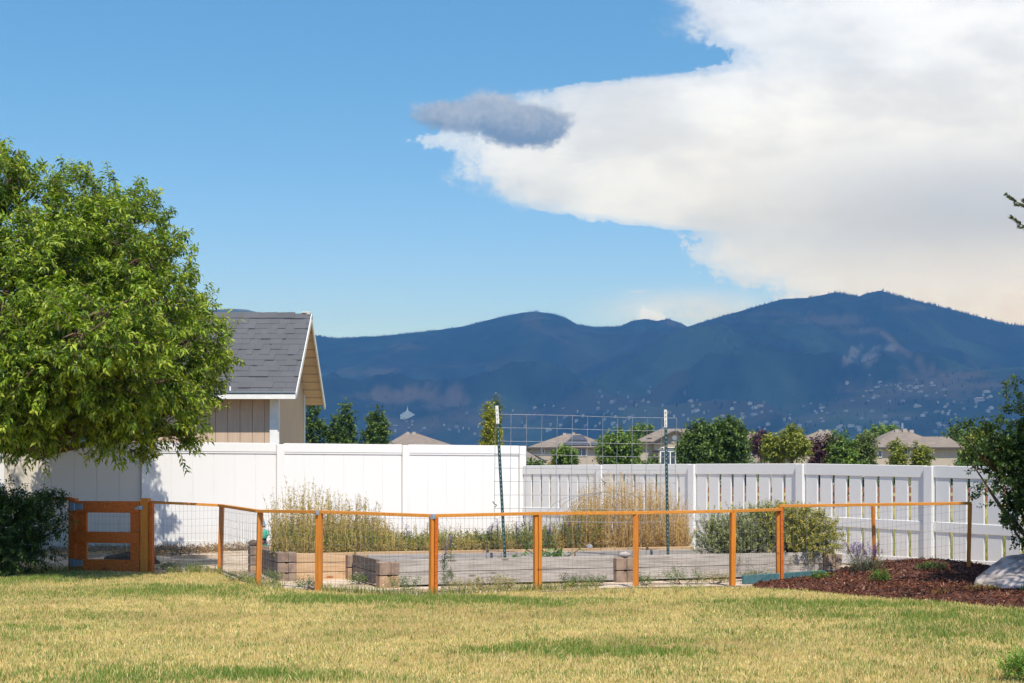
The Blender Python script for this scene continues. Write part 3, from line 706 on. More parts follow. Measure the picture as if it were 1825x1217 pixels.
# gnome
gp0 = w0-bd*.02-bn*.05+Z3*.336
gn_ = empty('garden_gnome', gp0, 'small garden gnome figure in green jacket and blue grey hat on the corner block', 'garden gnome')
def at(x, y, z): return gp0+bd*x+bn*y+Z3*z
gb = MB(); gb.box(gp0, bd, bn, Z3, .16, .12, .016, (.07, .28, .17), .005); gb.build('base', M['gnome'], gn_)
gb = MB()
gb.lathe(at(0, 0, .10), [(.052, 0), (.060, .02), (.058, .05), (.050, .085), (.036, .115), (.02, .125)], 14, (.05, .36, .26), .8)
for s_ in (-1, 1): gb.tube([at(s_*.042, 0, .205), at(s_*.068, -.01, .165), at(s_*.05, -.04, .14)], [.018, .017, .013], 8, (.05, .36, .26))
gb.build('jacket', M['gnome'], gn_, True)
gb = MB()
for s_ in (-1, 1): gb.tube([at(s_*.024, 0, .016), at(s_*.024, 0, .06), at(s_*.022, 0, .105)], [.024, .022, .026], 8, (.035, .05, .09))
for s_ in (-1, 1): gb.lathe(at(s_*.026, -.015, .014), [(.028, 0), (.03, .012), (.018, .026), (.0, .03)], 10, (.03, .03, .045), 1.3)
gb.build('trousers', M['gnome'], gn_, True)
gb = MB(); gb.lathe(at(0, 0, .215), [(.012, 0), (.026, .008), (.033, .025), (.033, .04), (.026, .055), (.01, .062)], 14, (.42, .25, .17))
gb.lathe(at(0, -.034, .24), [(0, -.008), (.007, -.003), (.007, .004), (0, .008)], 8, (.45, .22, .15)); gb.build('head', M['gnome'], gn_, True)
gb = MB(); gb.lathe(at(0, -.012, .18), [(.004, 0), (.018, .02), (.027, .045), (.028, .058), (.01, .066)], 12, (.62, .62, .62)); gb.build('beard', M['gnome'], gn_, True)
gb = MB(); gb.lathe(at(0, 0, .262), [(.042, 0), (.043, .006), (.034, .014), (.027, .04), (.016, .075), (.007, .105), (0, .115)], 14, (.14, .23, .30)); gb.build('hat', M['gnome'], gn_, True)

# T-posts and wire trellis
def tpost(px_t, py_t, px_b, Y, label):
    t = P(px_t, py_t, Y); bx = (px_b-CX)/F*Y; b = np.array([bx, Y-.03, .12])
    root = empty('metal_post', b, label, 'metal post', 'metal posts standing in the grey bed')
    d = nrm(t-b); sx = nrm(np.cross(Y3, d)); sy = np.cross(d, sx); L = np.linalg.norm(t-b)
    def seg(l0, l1, mat, name):
        m_ = MB(); m_.box(b+d*l0, sx, sy, d, .036, .006, l1-l0); m_.box(b+d*l0+sy*.016, sx, sy, d, .006, .03, l1-l0)
        m_.build(name, mat, root)
    seg(0, L-.225, M['tpost'], 'shaft'); seg(L-.225, L, M['tpost_white'], 'painted_tip')
    m_ = MB(); l_ = .1
    while l_ < L-.02:
        m_.box(b+d*l_-sy*.006, sx, sy, d, .010, .012, .022); l_ += .054
    m_.build('studs', M['steel'], root)['kind'] = 'stuff'; root['group'] = 'metal posts standing in the grey bed'
    return b, t, d
tb = tpost(885.5, 723, 901, 17.45, 'green metal post with white tip leaning left at the left end of the wire trellis')
tb2 = tpost(1186, 730, 1190.5, 18.1, 'upright green metal post with white tip at the right end of the wire trellis')
tre = empty('wire_trellis', (tb[0]+tb2[0])/2, 'big square wire trellis panel tied between the two green metal posts', 'trellis')
A0, A1 = P(883, 738, 17.5), P(881, 930, 17.5); B0, B1 = P(1206, 745, 18.15), P(1203, 930, 18.15)
m_ = MB()
nv = 12
for i in range(nv+1):
    t = i/nv; a = A0+(B0-A0)*t; b = A1+(B1-A1)*t; m_.tube([a, (a+b)/2+Y3*rng.normal(0, .01)+X3*rng.normal(0, .004), b], .0028, 4)
for j in range(9):
    t = j/8; a = A0+(A1-A0)*t; b = B0+(B1-B0)*t; m_.tube([a-X3*.01, a+(b-a)*.33+Z3*.004, a+(b-a)*.66-Z3*.006, b+X3*.005], .0028, 4)
m_.build('wire_grid', M['wire_pale'], tre)
for px, py in ((881, 898), (1075, 858)):
    m_ = MB(); c_ = P(px, py, 17.6 if px < 1000 else 17.9); m_.tube([c_+np.array([-.02, -.01, .03]), c_, c_+np.array([.03, -.01, -.015]), c_+np.array([.01, -.02, -.04])], .006, 5); m_.build('twist_tie', M['tpost'], tre)
for i, (x0, x1, lab) in enumerate(((976, 1100, 'bent wire garden hoop leftmost behind the trellis'), (994, 1120, 'bent wire garden hoop second from the left behind the trellis'), (1010, 1140, 'bent wire garden hoop third from the left behind the trellis'), (1026, 1160, 'bent wire garden hoop fourth from the left behind the trellis'))):
    a, b = P(x0, 912, 18.4+.12*i), P(x1, 912, 18.9+.12*i); a0, b0 = np.array([a[0]-.06, a[1], .25]), np.array([b[0]+.05, b[1], .25]); pts = [a0]
    for t in np.linspace(0, 1, 14):
        q_ = a+(b-a)*t; pts.append(q_+Z3*(.22+.02*i)*math.sin(t*math.pi)**.6)
    pts.append(b0); m_ = MB(); m_.tube(pts, .0025, 4); o = m_.build('wire_hoop', M['wire']); tagk(o, lab, 'wire hoop', 'wire hoops in the weedy bed')

# teal edging board and thin bender board
ta, tbb = G(1324, 1040), P(1640, 1015, 18.4); ta[2] = 0; tbb[2] = .02
m_ = MB(); m_.beam(ta+Z3*.045, tbb+Z3*.045, .04, .10, bev=.004); o = m_.build('edging_board', M['teal']); tagk(o, 'teal painted edging board between the grey bed and the bark mulch', 'board')
for i, (pp, lab) in enumerate((([(392, 1022), (412, 1031), (462, 1046)], 'short thin wooden lawn edging strip at the fence corner near the gnome'), ([(962, 1056), (1050, 1052), (1133, 1049), (1230, 1048), (1320, 1046)], 'long thin wooden lawn edging strip below the orange fence in front of the grey bed'))):
    m_ = MB()
    for a, b in zip(pp[:-1], pp[1:]): m_.beam(G(*a)-Z3*.008, G(*b)-Z3*.008, .014, .05)
    o = m_.build('lawn_edging', M['dark_timber']); tagk(o, lab, 'edging')

# ================================================================== fruit tree on the left
def pl(px, py, Y, r, ry=None, rd=None):
    s = Y/F; return (P(px, py, Y), (r*s, (rd or r)*s, (ry or r)*s))
TC = ((.040, .08, .010), (.235, .355, .028), (.48, .54, .07))
def add_foliage(root, name, lobes, n, nleaf, tlen, L, W, cols, droop, mat, inner=.45, clump=None, stems=True, up=.25, spread=.8, jit=.5, stemr=.004, extra=None, zmin=None):
    if clump:      # sprays of twigs with gaps between them
        A, O = lobe_points(lobes, n//clump[0], inner); A = np.repeat(A, clump[0], 0)+rng.normal(0, clump[1], (len(A)*clump[0], 3))*np.array([1, 1, .75]); O = np.repeat(O, clump[0], 0)
    else: A, O = lobe_points(lobes, n, inner)
    if extra is not None: A = np.concatenate([A, extra[0]]); O = np.concatenate([O, extra[1]])
    if zmin is not None: A[:, 2] = np.maximum(A[:, 2], zmin)
    V, T, C, d, tl = twigs(A, O, nleaf, tlen, L, W, cols, droop, spread, up=up, jit=jit)
    o = np_obj(name, V, [T], M[mat], root, C)
    return o, A, d, tl
ft = empty('fruit_tree', (-7.9, 19.3, 0), 'big leafy green fruit tree at the left edge overhanging the white fence', 'tree')
lobes = [pl(150, 400, 19.3, 105, 98), pl(60, 520, 18.2, 150), pl(215, 460, 18.8, 92, 100), pl(255, 560, 18.4, 92), pl(140, 620, 17.7, 130), pl(318, 615, 19.6, 80, 62), pl(40, 690, 17.6, 130, 85),
         pl(225, 690, 17.9, 100, 72), pl(300, 690, 19.0, 75, 55), pl(-95, 420, 19.4, 140), pl(110, 470, 20.6, 100), pl(-40, 600, 19.6, 190), pl(120, 715, 19.6, 130, 70), pl(-10, 320, 19.0, 42, 58), pl(-200, 560, 19.6, 190), pl(215, 745, 18.6, 62, 40), pl(110, 750, 18.2, 80, 35),
         pl(330, 690, 20.6, 60, 42), pl(300, 775, 19.1, 30, 18), pl(272, 470, 20.6, 50, 70), pl(150, 520, 21.0, 140, 140), pl(250, 590, 21.6, 110, 100), pl(120, 640, 21.8, 150, 110), pl(190, 420, 21.2, 95, 95), pl(160, 640, 16.9, 80, 60), pl(60, 600, 16.8, 90, 80), pl(20, 320, 19.6, 50, 50), pl(330, 560, 20.4, 40, 40), pl(230, 640, 17.0, 85, 72), pl(150, 690, 17.2, 95, 52), pl(85, 650, 16.6, 95, 66), pl(195, 560, 16.6, 85, 72), pl(250, 690, 17.6, 70, 55), pl(150, 600, 16.0, 70, 60), pl(45, 440, 18.6, 95, 80), pl(15, 705, 17.2, 115, 75), pl(60, 760, 17.8, 95, 36), pl(0, 600, 17.0, 110, 90), pl(185, 765, 18.4, 60, 32), pl(310, 735, 18.8, 60, 38)]
lobes = [(c_, tuple(.87*v_ for v_ in r_)) for (c_, r_) in lobes]
ex_p = [(0, 262), (18, 282), (110, 318), (150, 312), (128, 322), (165, 330), (205, 328), (252, 340), (272, 356), (300, 395), (308, 430), (338, 480), (345, 505), (362, 560), (395, 600), (402, 640), (395, 655), (385, 690), (390, 640), (375, 700), (352, 735), (335, 780), (268, 800), (255, 790), (205, 785), (70, 795), (75, 800), (165, 775), (352, 650), (370, 620)]
exA, exO = [], []
for (px, py) in ex_p:
    for _ in range(5):
        exA.append(P(px+random.gauss(0, 7)-4, py+random.gauss(0, 7)+4, 19.4+random.gauss(0, .4))); exO.append([.3 if px > 250 else random.gauss(0, .4), random.gauss(0, .3), .8 if py < 520 else (-.2 if py > 700 else .25)])
cr, A_, d_, tl_ = add_foliage(ft, 'crown', lobes, 10200, 14, .21, .098, .034, TC, .5, 'leaf', .35, clump=(14, .135), extra=(np.array(exA), np.array(exO)))
exA2 = []; exO2 = []
for (px, py) in ex_p:
    for _ in range(5): exA2.append(P(px+random.gauss(0, 6)-(20 if px > 200 else 0), py+(44 if py < 520 else -6)+random.gauss(0, 8), 19.3+random.gauss(0, .4))); exO2.append([.5 if px > 250 else random.gauss(0, .35), random.gauss(0, .2), 1.3 if py < 520 else (-.3 if py > 700 else .5)])
V, T, C, d2_, tl2_ = twigs(np.array(exA2), np.array(exO2), 20, .42, .095, .03, TC, .25, .75, up=.2, jit=.2); np_obj('shoots', V, [T], M['leaf'], ft, C)
b = MB()
for i in range(len(exA2)): b.tube([exA2[i], exA2[i]+d2_[i]*tl2_[i]*.5-Z3*.01, exA2[i]+d2_[i]*tl2_[i]-Z3*.04], [.005, .004, .002], 3, cap=False)
for i in range(0, len(A_), 2): b.tube([A_[i]-d_[i]*.12, A_[i]+d_[i]*tl_[i]*.5-Z3*.01, A_[i]+d_[i]*tl_[i]-Z3*.04], [.005, .004, .002], 3, cap=False)
tw = b.build('twigs', M['bark']); tw.parent = cr; tw.location = -Vector(ft.location)
tr0 = np.array([-7.9, 19.3, 0]); b = MB()
b.tube([tr0-Z3*.1, tr0+np.array([.03, 0, .6]), tr0+np.array([.12, -.02, 1.3]), tr0+np.array([.25, .02, 1.9])], [.19, .15, .135, .12], 12)
b.build('trunk', M['bark'], ft, True)
b = MB(); fork = tr0+np.array([.2, 0, 1.75])
for (c_, r_) in lobes:
    mid = (fork+c_)/2+np.array([0, rng.normal(0, .1), -.18 if c_[2] < 3 else .1]); e_ = c_+(c_-fork)*.12
    b.tube([fork, (fork+mid)/2-Z3*.04, mid, (mid+c_)/2+Z3*.05, c_, e_], [.085, .07, .05, .035, .022, .008], 7)
    for q_ in range(4):
        v = nrm(rng.normal(0, 1, 3))*np.array(r_)*.85; b.tube([(mid+c_)/2, c_+v*.45+Z3*.05, c_+v], [.025, .015, .005], 5)
b.tube([P(-30, 800, 18.9), P(15, 800, 18.8), P(60, 790, 18.7), P(110, 770, 18.6)], [.035, .03, .024, .012], 7)
b.build('branches', M['bark'], ft, True)

# dark shrub in the tree's shade
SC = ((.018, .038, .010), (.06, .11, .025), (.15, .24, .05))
sh = empty('shrub', G(30, 1016), 'dark green leafy shrub in the shade left of the orange gate', 'shrub')
lob = [pl(-20, 945, 17.9, 75, 70), pl(40, 925, 18.0, 45, 45), pl(20, 985, 17.8, 60, 35), pl(90, 925, 18.1, 28, 24), pl(75, 965, 18.2, 32, 25), pl(-60, 960, 18, 90, 60), pl(8, 890, 18.0, 28, 18)]
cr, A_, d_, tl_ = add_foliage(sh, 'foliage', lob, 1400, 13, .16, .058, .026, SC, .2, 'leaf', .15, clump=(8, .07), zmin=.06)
b = MB(); c0 = G(20, 1012)
for i in range(26): a_ = A_[rng.integers(len(A_))]; b.tube([c0+np.array([rng.normal(0, .15), rng.normal(0, .1), -.05]), (c0+a_)/2+rng.normal(0, .05, 3), a_], [.012, .008, .004], 4)
b.build('stems', M['bark'], sh)
# loose sprig that leans over the shaded fence rail
A = np.array([P(random.uniform(62, 116), 889+random.uniform(-9, 9), 18.7) for _ in range(90)]); 
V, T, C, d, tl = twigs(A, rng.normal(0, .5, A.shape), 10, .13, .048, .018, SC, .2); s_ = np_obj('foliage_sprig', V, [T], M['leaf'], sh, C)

# shrub on the right edge
rs = empty('shrub', np.array([5.75, 15.5, .1]), 'dark glossy shrub at the right edge above the pale boulder', 'shrub')
RC = ((.016, .036, .010), (.07, .13, .025), (.17, .26, .05))
lob = [pl(1840, 800, 15.4, 62, 60), pl(1785, 795, 15.2, 34, 22), pl(1800, 840, 15.2, 40, 34), pl(1828, 890, 15.3, 32, 40), pl(1865, 745, 15.6, 50, 50), pl(1890, 860, 15.6, 70, 80), pl(1850, 925, 15.3, 36, 34), pl(1745, 784, 15.1, 20, 10)]
exA, exO = [], []
for (px, py) in [(1705, 770), (1720, 768), (1704, 782), (1745, 765), (1770, 768), (1782, 755), (1805, 720), (1815, 700), (1822, 690), (1800, 740), (1735, 825), (1750, 800), (1730, 812), (1752, 880), (1758, 870), (1790, 915), (1806, 935), (1800, 925)]:
    for _ in range(4): exA.append(P(px+random.gauss(0, 5), py+random.gauss(0, 5), 15.1+random.gauss(0, .12))); exO.append([-.5, random.gauss(0, .3), .5 if py < 790 else 0])
cr, A_, d_, tl_ = add_foliage(rs, 'foliage', lob, 1500, 12, .15, .052, .028, RC, .15, 'leaf', .2, clump=(7, .07), extra=(np.array(exA), np.array(exO)))
b = MB(); c0 = np.array([6.05, 15.5, .0])
for i in range(34):
    a_ = A_[rng.integers(len(A_))]; b.tube([c0+np.array([rng.normal(0, .1), rng.normal(0, .1), 0]), c0*.5+a_*.5+rng.normal(0, .05, 3)-Z3*.03, a_], [.022, .014, .005], 5)
for (pa, pb) in (((1860, 940), (1780, 830)), ((1800, 860), (1715, 775))): b.tube([P(*pa, 15.45), (P(*pa, 15.45)+P(*pb, 15.15))/2-Z3*.02, P(*pb, 15.15)], [.024, .018, .006], 6)
b.build('stems', M['bark'], rs, True)

# spruce, mostly outside the frame: two branch tips reach in
sp = empty('spruce_tree', (6.9, 12.7, 0), 'spruce tree beyond the right edge with branch tips reaching into the sky', 'tree')
b = MB(); b.tube([(6.9, 12.7, -.1), (6.9, 12.7, 4), (6.91, 12.72, 8.4)], [.15, .10, .02], 10); b.build('trunk', M['bark'], sp, True)
NV, NT, NC = [], [], []; nb_ = 0; bb = MB()
def spray(p0, p1, dens, L=.028, sub=True):
    """needles round a shoot"""
    global nb_
    n = max(6, int(np.linalg.norm(p1-p0)*dens)); t = rng.uniform(0, 1, n); d = nrm(p1-p0); r = nrm(np.cross(rng.normal(0, 1, (n, 3)), d))
    ld = d*.75+r*.75; base = p0+(p1-p0)*t[:, None]
    V, T, C = leaf_arrays(base, ld, np.cross(ld, rng.normal(0, 1, (n, 3))), L*rng.uniform(.8, 1.2, n), .009, lerp_cols((.03, .055, .028), (.12, .16, .06), np.clip(rng.uniform(0, .7, n)+.35*t, 0, 1)), .05)
    NV.append(V); NT.append(T+nb_); NC.append(C); nb_ += len(V)
def branch(p0, p1, k_=7):
    d = p1-p0; L = np.linalg.norm(d); q = [p0+d*t-Z3*math.sin(t*3.14)*.05*L for t in np.linspace(0, 1, 6)]; bb.tube(q, np.linspace(.02, .004, 6), 5)
    side = nrm(np.cross(d, Z3))
    for t in np.linspace(.35, 1, k_+2):
        a = p0+d*t-Z3*math.sin(t*3.14)*.05*L
        for s_ in ((-1, 1) if t < .99 else (0,)):
            e = a+nrm(d)*(.10+.22*(1-t)*.6)+side*s_*(.08+.30*(1-t))+Z3*(.02 if s_ else .05); bb.tube([a, e], [.005, .003], 4, cap=False); spray(a, e, 900)
sx = np.array([6.9, 12.7, 0])
for (tp, z0) in ((P(1812, 360, 12.6), 3.25), (P(1820, 400, 12.4), 3.05)):
    branch(sx+Z3*z0, tp, 12)
for i in range(180):
    z = .5+7.4*i/180; R = 2.3*(1-(z/8.6))*rng.uniform(.85, 1.05)+.1; a = i*2.4+rng.normal(0, .3)
    if math.cos(a) < -.1: R = min(R, 1.55)
    branch(sx+Z3*z, sx+np.array([math.cos(a)*R, math.sin(a)*R, z+.1]), 8)
o = np_obj('needles', np.concatenate(NV), [np.concatenate(NT)], M['needle'], sp, np.concatenate(NC)); bb.build('branches', M['bark'], sp)

# ================================================================== bark mulch, boulder, small plants
def poly_in(x, y, poly):
    ins = np.zeros(len(x), bool); n = len(poly)
    for i in range(n):
        (x0, y0), (x1, y1) = poly[i], poly[(i+1) % n]
        c_ = ((y0 > y) != (y1 > y)) & (x < (x1-x0)*(y-y0)/(y1-y0+1e-12)+x0); ins ^= c_
    return ins
mp_ = [tuple(G(*p)[:2]) for p in ((1340, 1046), (1430, 1052), (1560, 1065), (1700, 1075), (1825, 1086), (1960, 1098), (2230, 1112))]+[(8.1, 15.4), (7.15, 16.9), (5.75, 18.35), (4.78, 18.6), (4.4, 18.2), (2.95, 16.75)]
def seg_d(x, y, poly):
    d = np.full(x.shape, 9.)
    for i in range(len(poly)):
        (x0, y0), (x1, y1) = poly[i], poly[(i+1) % len(poly)]; L = (x1-x0)**2+(y1-y0)**2
        t = np.clip(((x-x0)*(x1-x0)+(y-y0)*(y1-y0))/L, 0, 1); d = np.minimum(d, np.hypot(x-x0-t*(x1-x0), y-y0-t*(y1-y0)))
    return d
def mulch_h(x, y):
    e = np.clip(seg_d(x, y, mp_)/.55, 0, 1); e = e*e*(3-2*e)
    big = .055+.145*np.exp(-((x-5.05)/.85)**2-((y-17.3)/1.0)**2)+.06*np.exp(-((x-4.3)/.5)**2-((y-17.4)/.6)**2)
    return e*big*(.8+.4*fbm(x*1.6, y*1.6, 3, 4))+e*.03*(fbm(x*9, y*9, 3, 6)-.5)
gx, gy = np.meshgrid(np.linspace(2.4, 8.4, 190), np.linspace(11.4, 18.9, 235)); ins = poly_in(gx.ravel(), gy.ravel(), mp_).reshape(gx.shape)
gz = np.where(ins, mulch_h(gx, gy)+.012, -.05); ii = np.arange(gx.size).reshape(gx.shape)
qd = np.stack([ii[:-1, :-1], ii[:-1, 1:], ii[1:, 1:], ii[1:, :-1]], -1).reshape(-1, 4); kq = ins.ravel()[qd].sum(1) >= 3
M['mulch'] = mat_plain('bark_mulch', (.095, .036, .022), (.045, .018, .012), 30, .95, .8)
mu = np_obj('mulch_bed', np.stack([gx.ravel(), gy.ravel(), gz.ravel()], 1), [qd[kq]], M['mulch'], None, None, True); tagk(mu, kind='structure')
def chips(name, n, xr, yr, inside, hfun, cols, L=(.02, .065), W=(.006, .014), tilt=.35, mat='chip'):
    x = rng.uniform(*xr, n); y = rng.uniform(*yr, n); kp = inside(x, y); x, y = x[kp], y[kp]; n = len(x); z = hfun(x, y)
    a = rng.uniform(0, 6.283, n); t = rng.normal(0, tilt, n); d = np.stack([np.cos(a)*np.cos(t), np.sin(a)*np.cos(t), np.sin(t)], 1)
    s = nrm(np.cross(d, np.stack([rng.normal(0, .45, n), rng.normal(0, .45, n), np.ones(n)], 1))); u = np.cross(s, d)
    l = rng.uniform(*L, n)[:, None]/2; w_ = rng.uniform(*W, n)[:, None]/2; th = .003
    c0 = np.stack([x, y, z+.012+np.abs(np.sin(t))*l[:, 0]*.6], 1)
    V = np.stack([c0-d*l-s*w_, c0+d*l-s*w_*.6, c0+d*l+s*w_*.6, c0-d*l+s*w_, c0-d*l-u*th*2, c0+d*l-u*th*2], 1).reshape(-1, 3)
    i = (np.arange(n)*6)[:, None]; C = lerp_cols(cols[0], cols[1], np.clip(rng.beta(1.3, 2.2, n), 0, 1))
    lt = rng.uniform(0, 1, n) < .06; C[lt] = cols[2]
    return np_obj(name, V, [i+np.array([[0, 1, 2, 3]]), i+np.array([[0, 4, 5, 1]]), i+np.array([[3, 2, 5, 4]])], M[mat], None, np.repeat(C, 6, 0))
tagk(chips('mulch', 56000, (2.6, 8.2), (11.5, 18.7), lambda x, y: poly_in(x, y, mp_), mulch_h, ((.055, .02, .013), (.24, .085, .045), (.40, .24, .15))), kind='stuff')
def litter_h(x, y):
    d = ((x-C0[0])*e1[0]+(y-C0[1])*e1[1]); off = -(x-C0[0])*e1[1]+(y-C0[1])*e1[0]; off = np.abs(off)
    return .10*np.clip(1-off/1.5, 0, 1)*(.4+1.2*fbm(x*1.5, y*1.5, 3, 12))
def litter_in(x, y):
    off = (x-C0[0])*ey1[0]+(y-C0[1])*ey1[1]; return (off > .08) & (off < 1.6*fbm(x*.9, y*.9, 2, 31)+.35)
tagk(chips('dry_litter', 26000, (-7.5, .5), (20, 26.3), litter_in, litter_h, ((.16, .10, .055), (.46, .32, .17), (.62, .48, .30)), (.03, .14), (.004, .012), .6), kind='stuff')
stone('boulder', np.array([5.68, 15.0, .08]), (.86, .55, .44), 'large pale boulder sitting on the bark mulch at the right edge', 'boulder', 'rock', seed=3, rough=.16, sub=6, cuts=((-.75, -.35, .75, .52), (.1, -.8, .55, .62), (-.1, .2, 1, .8), (-.5, -.85, .1, .66), (.55, -.6, .5, .6), (-.95, .1, .1, .86), (-.3, -.6, .9, .7)))
stone('compost_heap', P(236, 1003, 20.6), (.38, .35, .16), 'dark heap of garden waste seen through the lower gate opening', 'heap', 'heap', seed=9, rough=.3, sub=4)

def plant(name, label, cat, c, r, n, nleaf, tlen, L, W, cols, droop=.1, up=.9, spread=.6, group=None, mat='leaf', jit=.45, stemn=0):
    """bush of upright twigs that rise from its base"""
    root = empty(name, c, label, cat, group); c = np.array(c)
    a = rng.uniform(0, 6.283, n); rr = np.sqrt(rng.uniform(0, 1, n)); hh = rng.uniform(0, 1, n)
    A = c+np.stack([np.cos(a)*rr*r[0], np.sin(a)*rr*r[1], hh*r[2]*np.sqrt(np.maximum(1-rr**2*.8, 0))], 1)
    O = np.stack([np.cos(a)*rr, np.sin(a)*rr, np.full(n, .3)], 1)
    V, T, C, d, tl = twigs(A, O, nleaf, tlen, L, W, cols, droop, spread, up=up, jit=jit)
    V[:, 2] = np.maximum(V[:, 2], c[2]-.01)
    np_obj('foliage', V, [T], M[mat], root, C)
    if stemn:
        b = MB()
        for i in range(stemn): q = A[rng.integers(n)]; b.tube([c+np.array([rng.normal(0, r[0]*.25), rng.normal(0, r[1]*.25), -.03]), c*.4+q*.6, q], [.006, .004, .002], 4, cap=False)
        b.build('stems', M['bark'], root)
    return root, A, d, tl
def flowers(root, name, pts, r, col, k_=5, spike=0.0, per=1):
    B_, D_, C_ = [], [], []
    for p in pts:
        for j in range(per):
            q = np.array(p)+np.array([rng.normal(0, r*.5), rng.normal(0, r*.5), spike*j/per])
            for i in range(k_):
                a = 6.283*i/k_+rng.uniform(0, .8); B_.append(q); D_.append([math.cos(a), math.sin(a)-.3, rng.uniform(-.1, .7)]); C_.append(np.array(col)*rng.uniform(.7, 1.25))
    B_, D_ = np.array(B_), np.array(D_, float)
    V, T, C = leaf_arrays(B_, D_, np.cross(D_, Z3+rng.normal(0, .2, D_.shape)), r, r*.7, np.array(C_), .1)
    return np_obj(name, V, [T], M['leaf'], root, C)
def gz_(px, py, Y=None):
    p = G(px, py); p[2] = max(0, float(mulch_h(p[:1], p[1:2])[0])); return p
GR = ((.05, .10, .02), (.13, .23, .04), (.25, .36, .07))
lv = P(1541, 1027, 16.9); lv[2] = .09
root, A, d, tl = plant('lavender', 'lavender plant with purple flower spikes growing in the bark mulch', 'lavender', lv, (.16, .14, .17), 150, 10, .14, .035, .006, ((.07, .10, .06), (.20, .24, .15), (.28, .30, .22)), .05, 1.0, .5, stemn=20)
sp_ = [lv+np.array([rng.normal(0, .13), rng.normal(0, .10), rng.uniform(.20, .33)]) for _ in range(46)]
flowers(root, 'flower_spikes', sp_, .017, (.20, .11, .42), 5, .06, 6)
b = MB()
for q in sp_: b.tube([lv+(q-lv)*np.array([.5, .5, .3]), q+Z3*.04], .0018, 3, cap=False)
b.build('flower_stalks', M['bark'], root)
plant('dwarf_shrub', 'small bright green round shrub right of the lavender in the mulch', 'shrub', P(1567, 1043, 15.9)*np.array([1, 1, 0])+Z3*.055, (.09, .09, .12), 80, 10, .07, .025, .012, GR, .05, 1.0, .7)
plant('dwarf_shrub', 'small low green plant in the mulch near the teal edging board', 'shrub', G(1462, 1041)+Z3*.03, (.10, .08, .06), 50, 10, .09, .035, .012, GR, .1, .9, .7)
plant('sedum', 'low reddish yellow sedum in front of the pale boulder', 'plant', G(1752, 1062)+Z3*.04, (.16, .12, .05), 90, 8, .06, .025, .012, ((.20, .09, .03), (.33, .22, .06), (.22, .27, .06)), .1, .8, .8)
plant('sedum', 'tiny brown orange plant in the mulch left of the boulder', 'plant', G(1677, 1066)+Z3*.03, (.10, .07, .03), 45, 8, .05, .02, .010, ((.26, .11, .03), (.36, .22, .07), (.3, .25, .08)), .1, .8, .8)
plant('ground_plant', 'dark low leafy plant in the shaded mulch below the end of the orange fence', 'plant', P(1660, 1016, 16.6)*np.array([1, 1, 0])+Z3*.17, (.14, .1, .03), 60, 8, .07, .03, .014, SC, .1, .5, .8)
plant('ground_plant', 'green weed tucked under the right side of the boulder', 'plant', np.array([5.32, 14.45, .06]), (.14, .07, .04), 60, 8, .06, .03, .012, GR, .1, .6, .8)
plant('young_conifer', 'feathery bright green young conifer in the bottom right corner of the lawn', 'plant', np.array([3.06, 8.45, 0]), (.13, .09, .13), 120, 20, .12, .026, .008, ((.07, .15, .02), (.20, .36, .05), (.34, .50, .10)), 0, 1.2, .6, stemn=22)

# ================================================================== what grows in the beds
def weeds(name, n, region, h, cols, leafn=14, L=.03, W=.007, lean=.13, mat='dry', flower=None, parent=None, stem_w=.0065, top=.35, curve=.5):
    """upright stems with small leaves and seed heads, one object"""
    xy, z0, hm = region(n); n = len(xy); hh = h*hm*rng.uniform(.6, 1.15, n)
    a = rng.uniform(0, 6.283, n); l_ = np.abs(rng.normal(0, lean, n)); dx = np.stack([np.cos(a)*l_*hh, np.sin(a)*l_*hh], 1)
    t = np.array([0, .35, .7, 1.0]); path = np.zeros((n, 4, 3))
    path[..., :2] = xy[:, None]+dx[:, None]*(t**1.6)[None, :, None]; path[..., 2] = z0[:, None]+hh[:, None]*t
    b = rng.uniform(0, 6.283, n); s = np.stack([np.cos(b), np.sin(b), 0*b], 1)*stem_w/2
    wd = np.array([1, .85, .6, .3]); VL = path-s[:, None]*wd[None, :, None]; VR = path+s[:, None]*wd[None, :, None]
    V = np.stack([VL, VR], 2).reshape(n*8, 3); i = (np.arange(n)*8)[:, None]
    Q = np.concatenate([i+np.array([[2*j, 2*j+1, 2*j+3, 2*j+2]]) for j in range(3)])
    mixv = np.clip(rng.normal(.5, .3, n), 0, 1); c0 = lerp_cols(cols[0], cols[1], mixv); C = np.repeat(c0, 8, 0)
    tt = top+(1-top)*rng.uniform(0, 1, (n, leafn)); tt[:, :leafn//3] = rng.uniform(.05, 1, (n, leafn//3))
    bp = np.stack([np.interp(tt, t, t) for _ in range(1)], 0)[0]
    base = np.zeros((n, leafn, 3)); base[..., :2] = xy[:, None]+dx[:, None]*(tt**1.6)[..., None]; base[..., 2] = z0[:, None]+hh[:, None]*tt
    aa = rng.uniform(0, 6.283, (n, leafn)); ld = np.stack([np.cos(aa), np.sin(aa), rng.uniform(.1, 1.5, (n, leafn))], -1)
    sc_ = (1.15-.65*tt)
    cl_ = lerp_cols(cols[0], cols[2], np.clip(rng.uniform(0, 1, n*leafn), 0, 1)); cl_ = cl_*.5+np.repeat(c0, leafn, 0)*.5
    V2, T2, C2 = leaf_arrays(base.reshape(-1, 3), ld.reshape(-1, 3), np.cross(ld, rng.normal(0, 1, ld.shape)).reshape(-1, 3), (L*sc_*rng.uniform(.6, 1.3, (n, leafn))).ravel(), (W*sc_).ravel(), cl_, .25)
    o = np_obj(name, np.concatenate([V, V2]), [Q, T2+len(V)], M[mat], parent, np.concatenate([C, C2])); return o, path
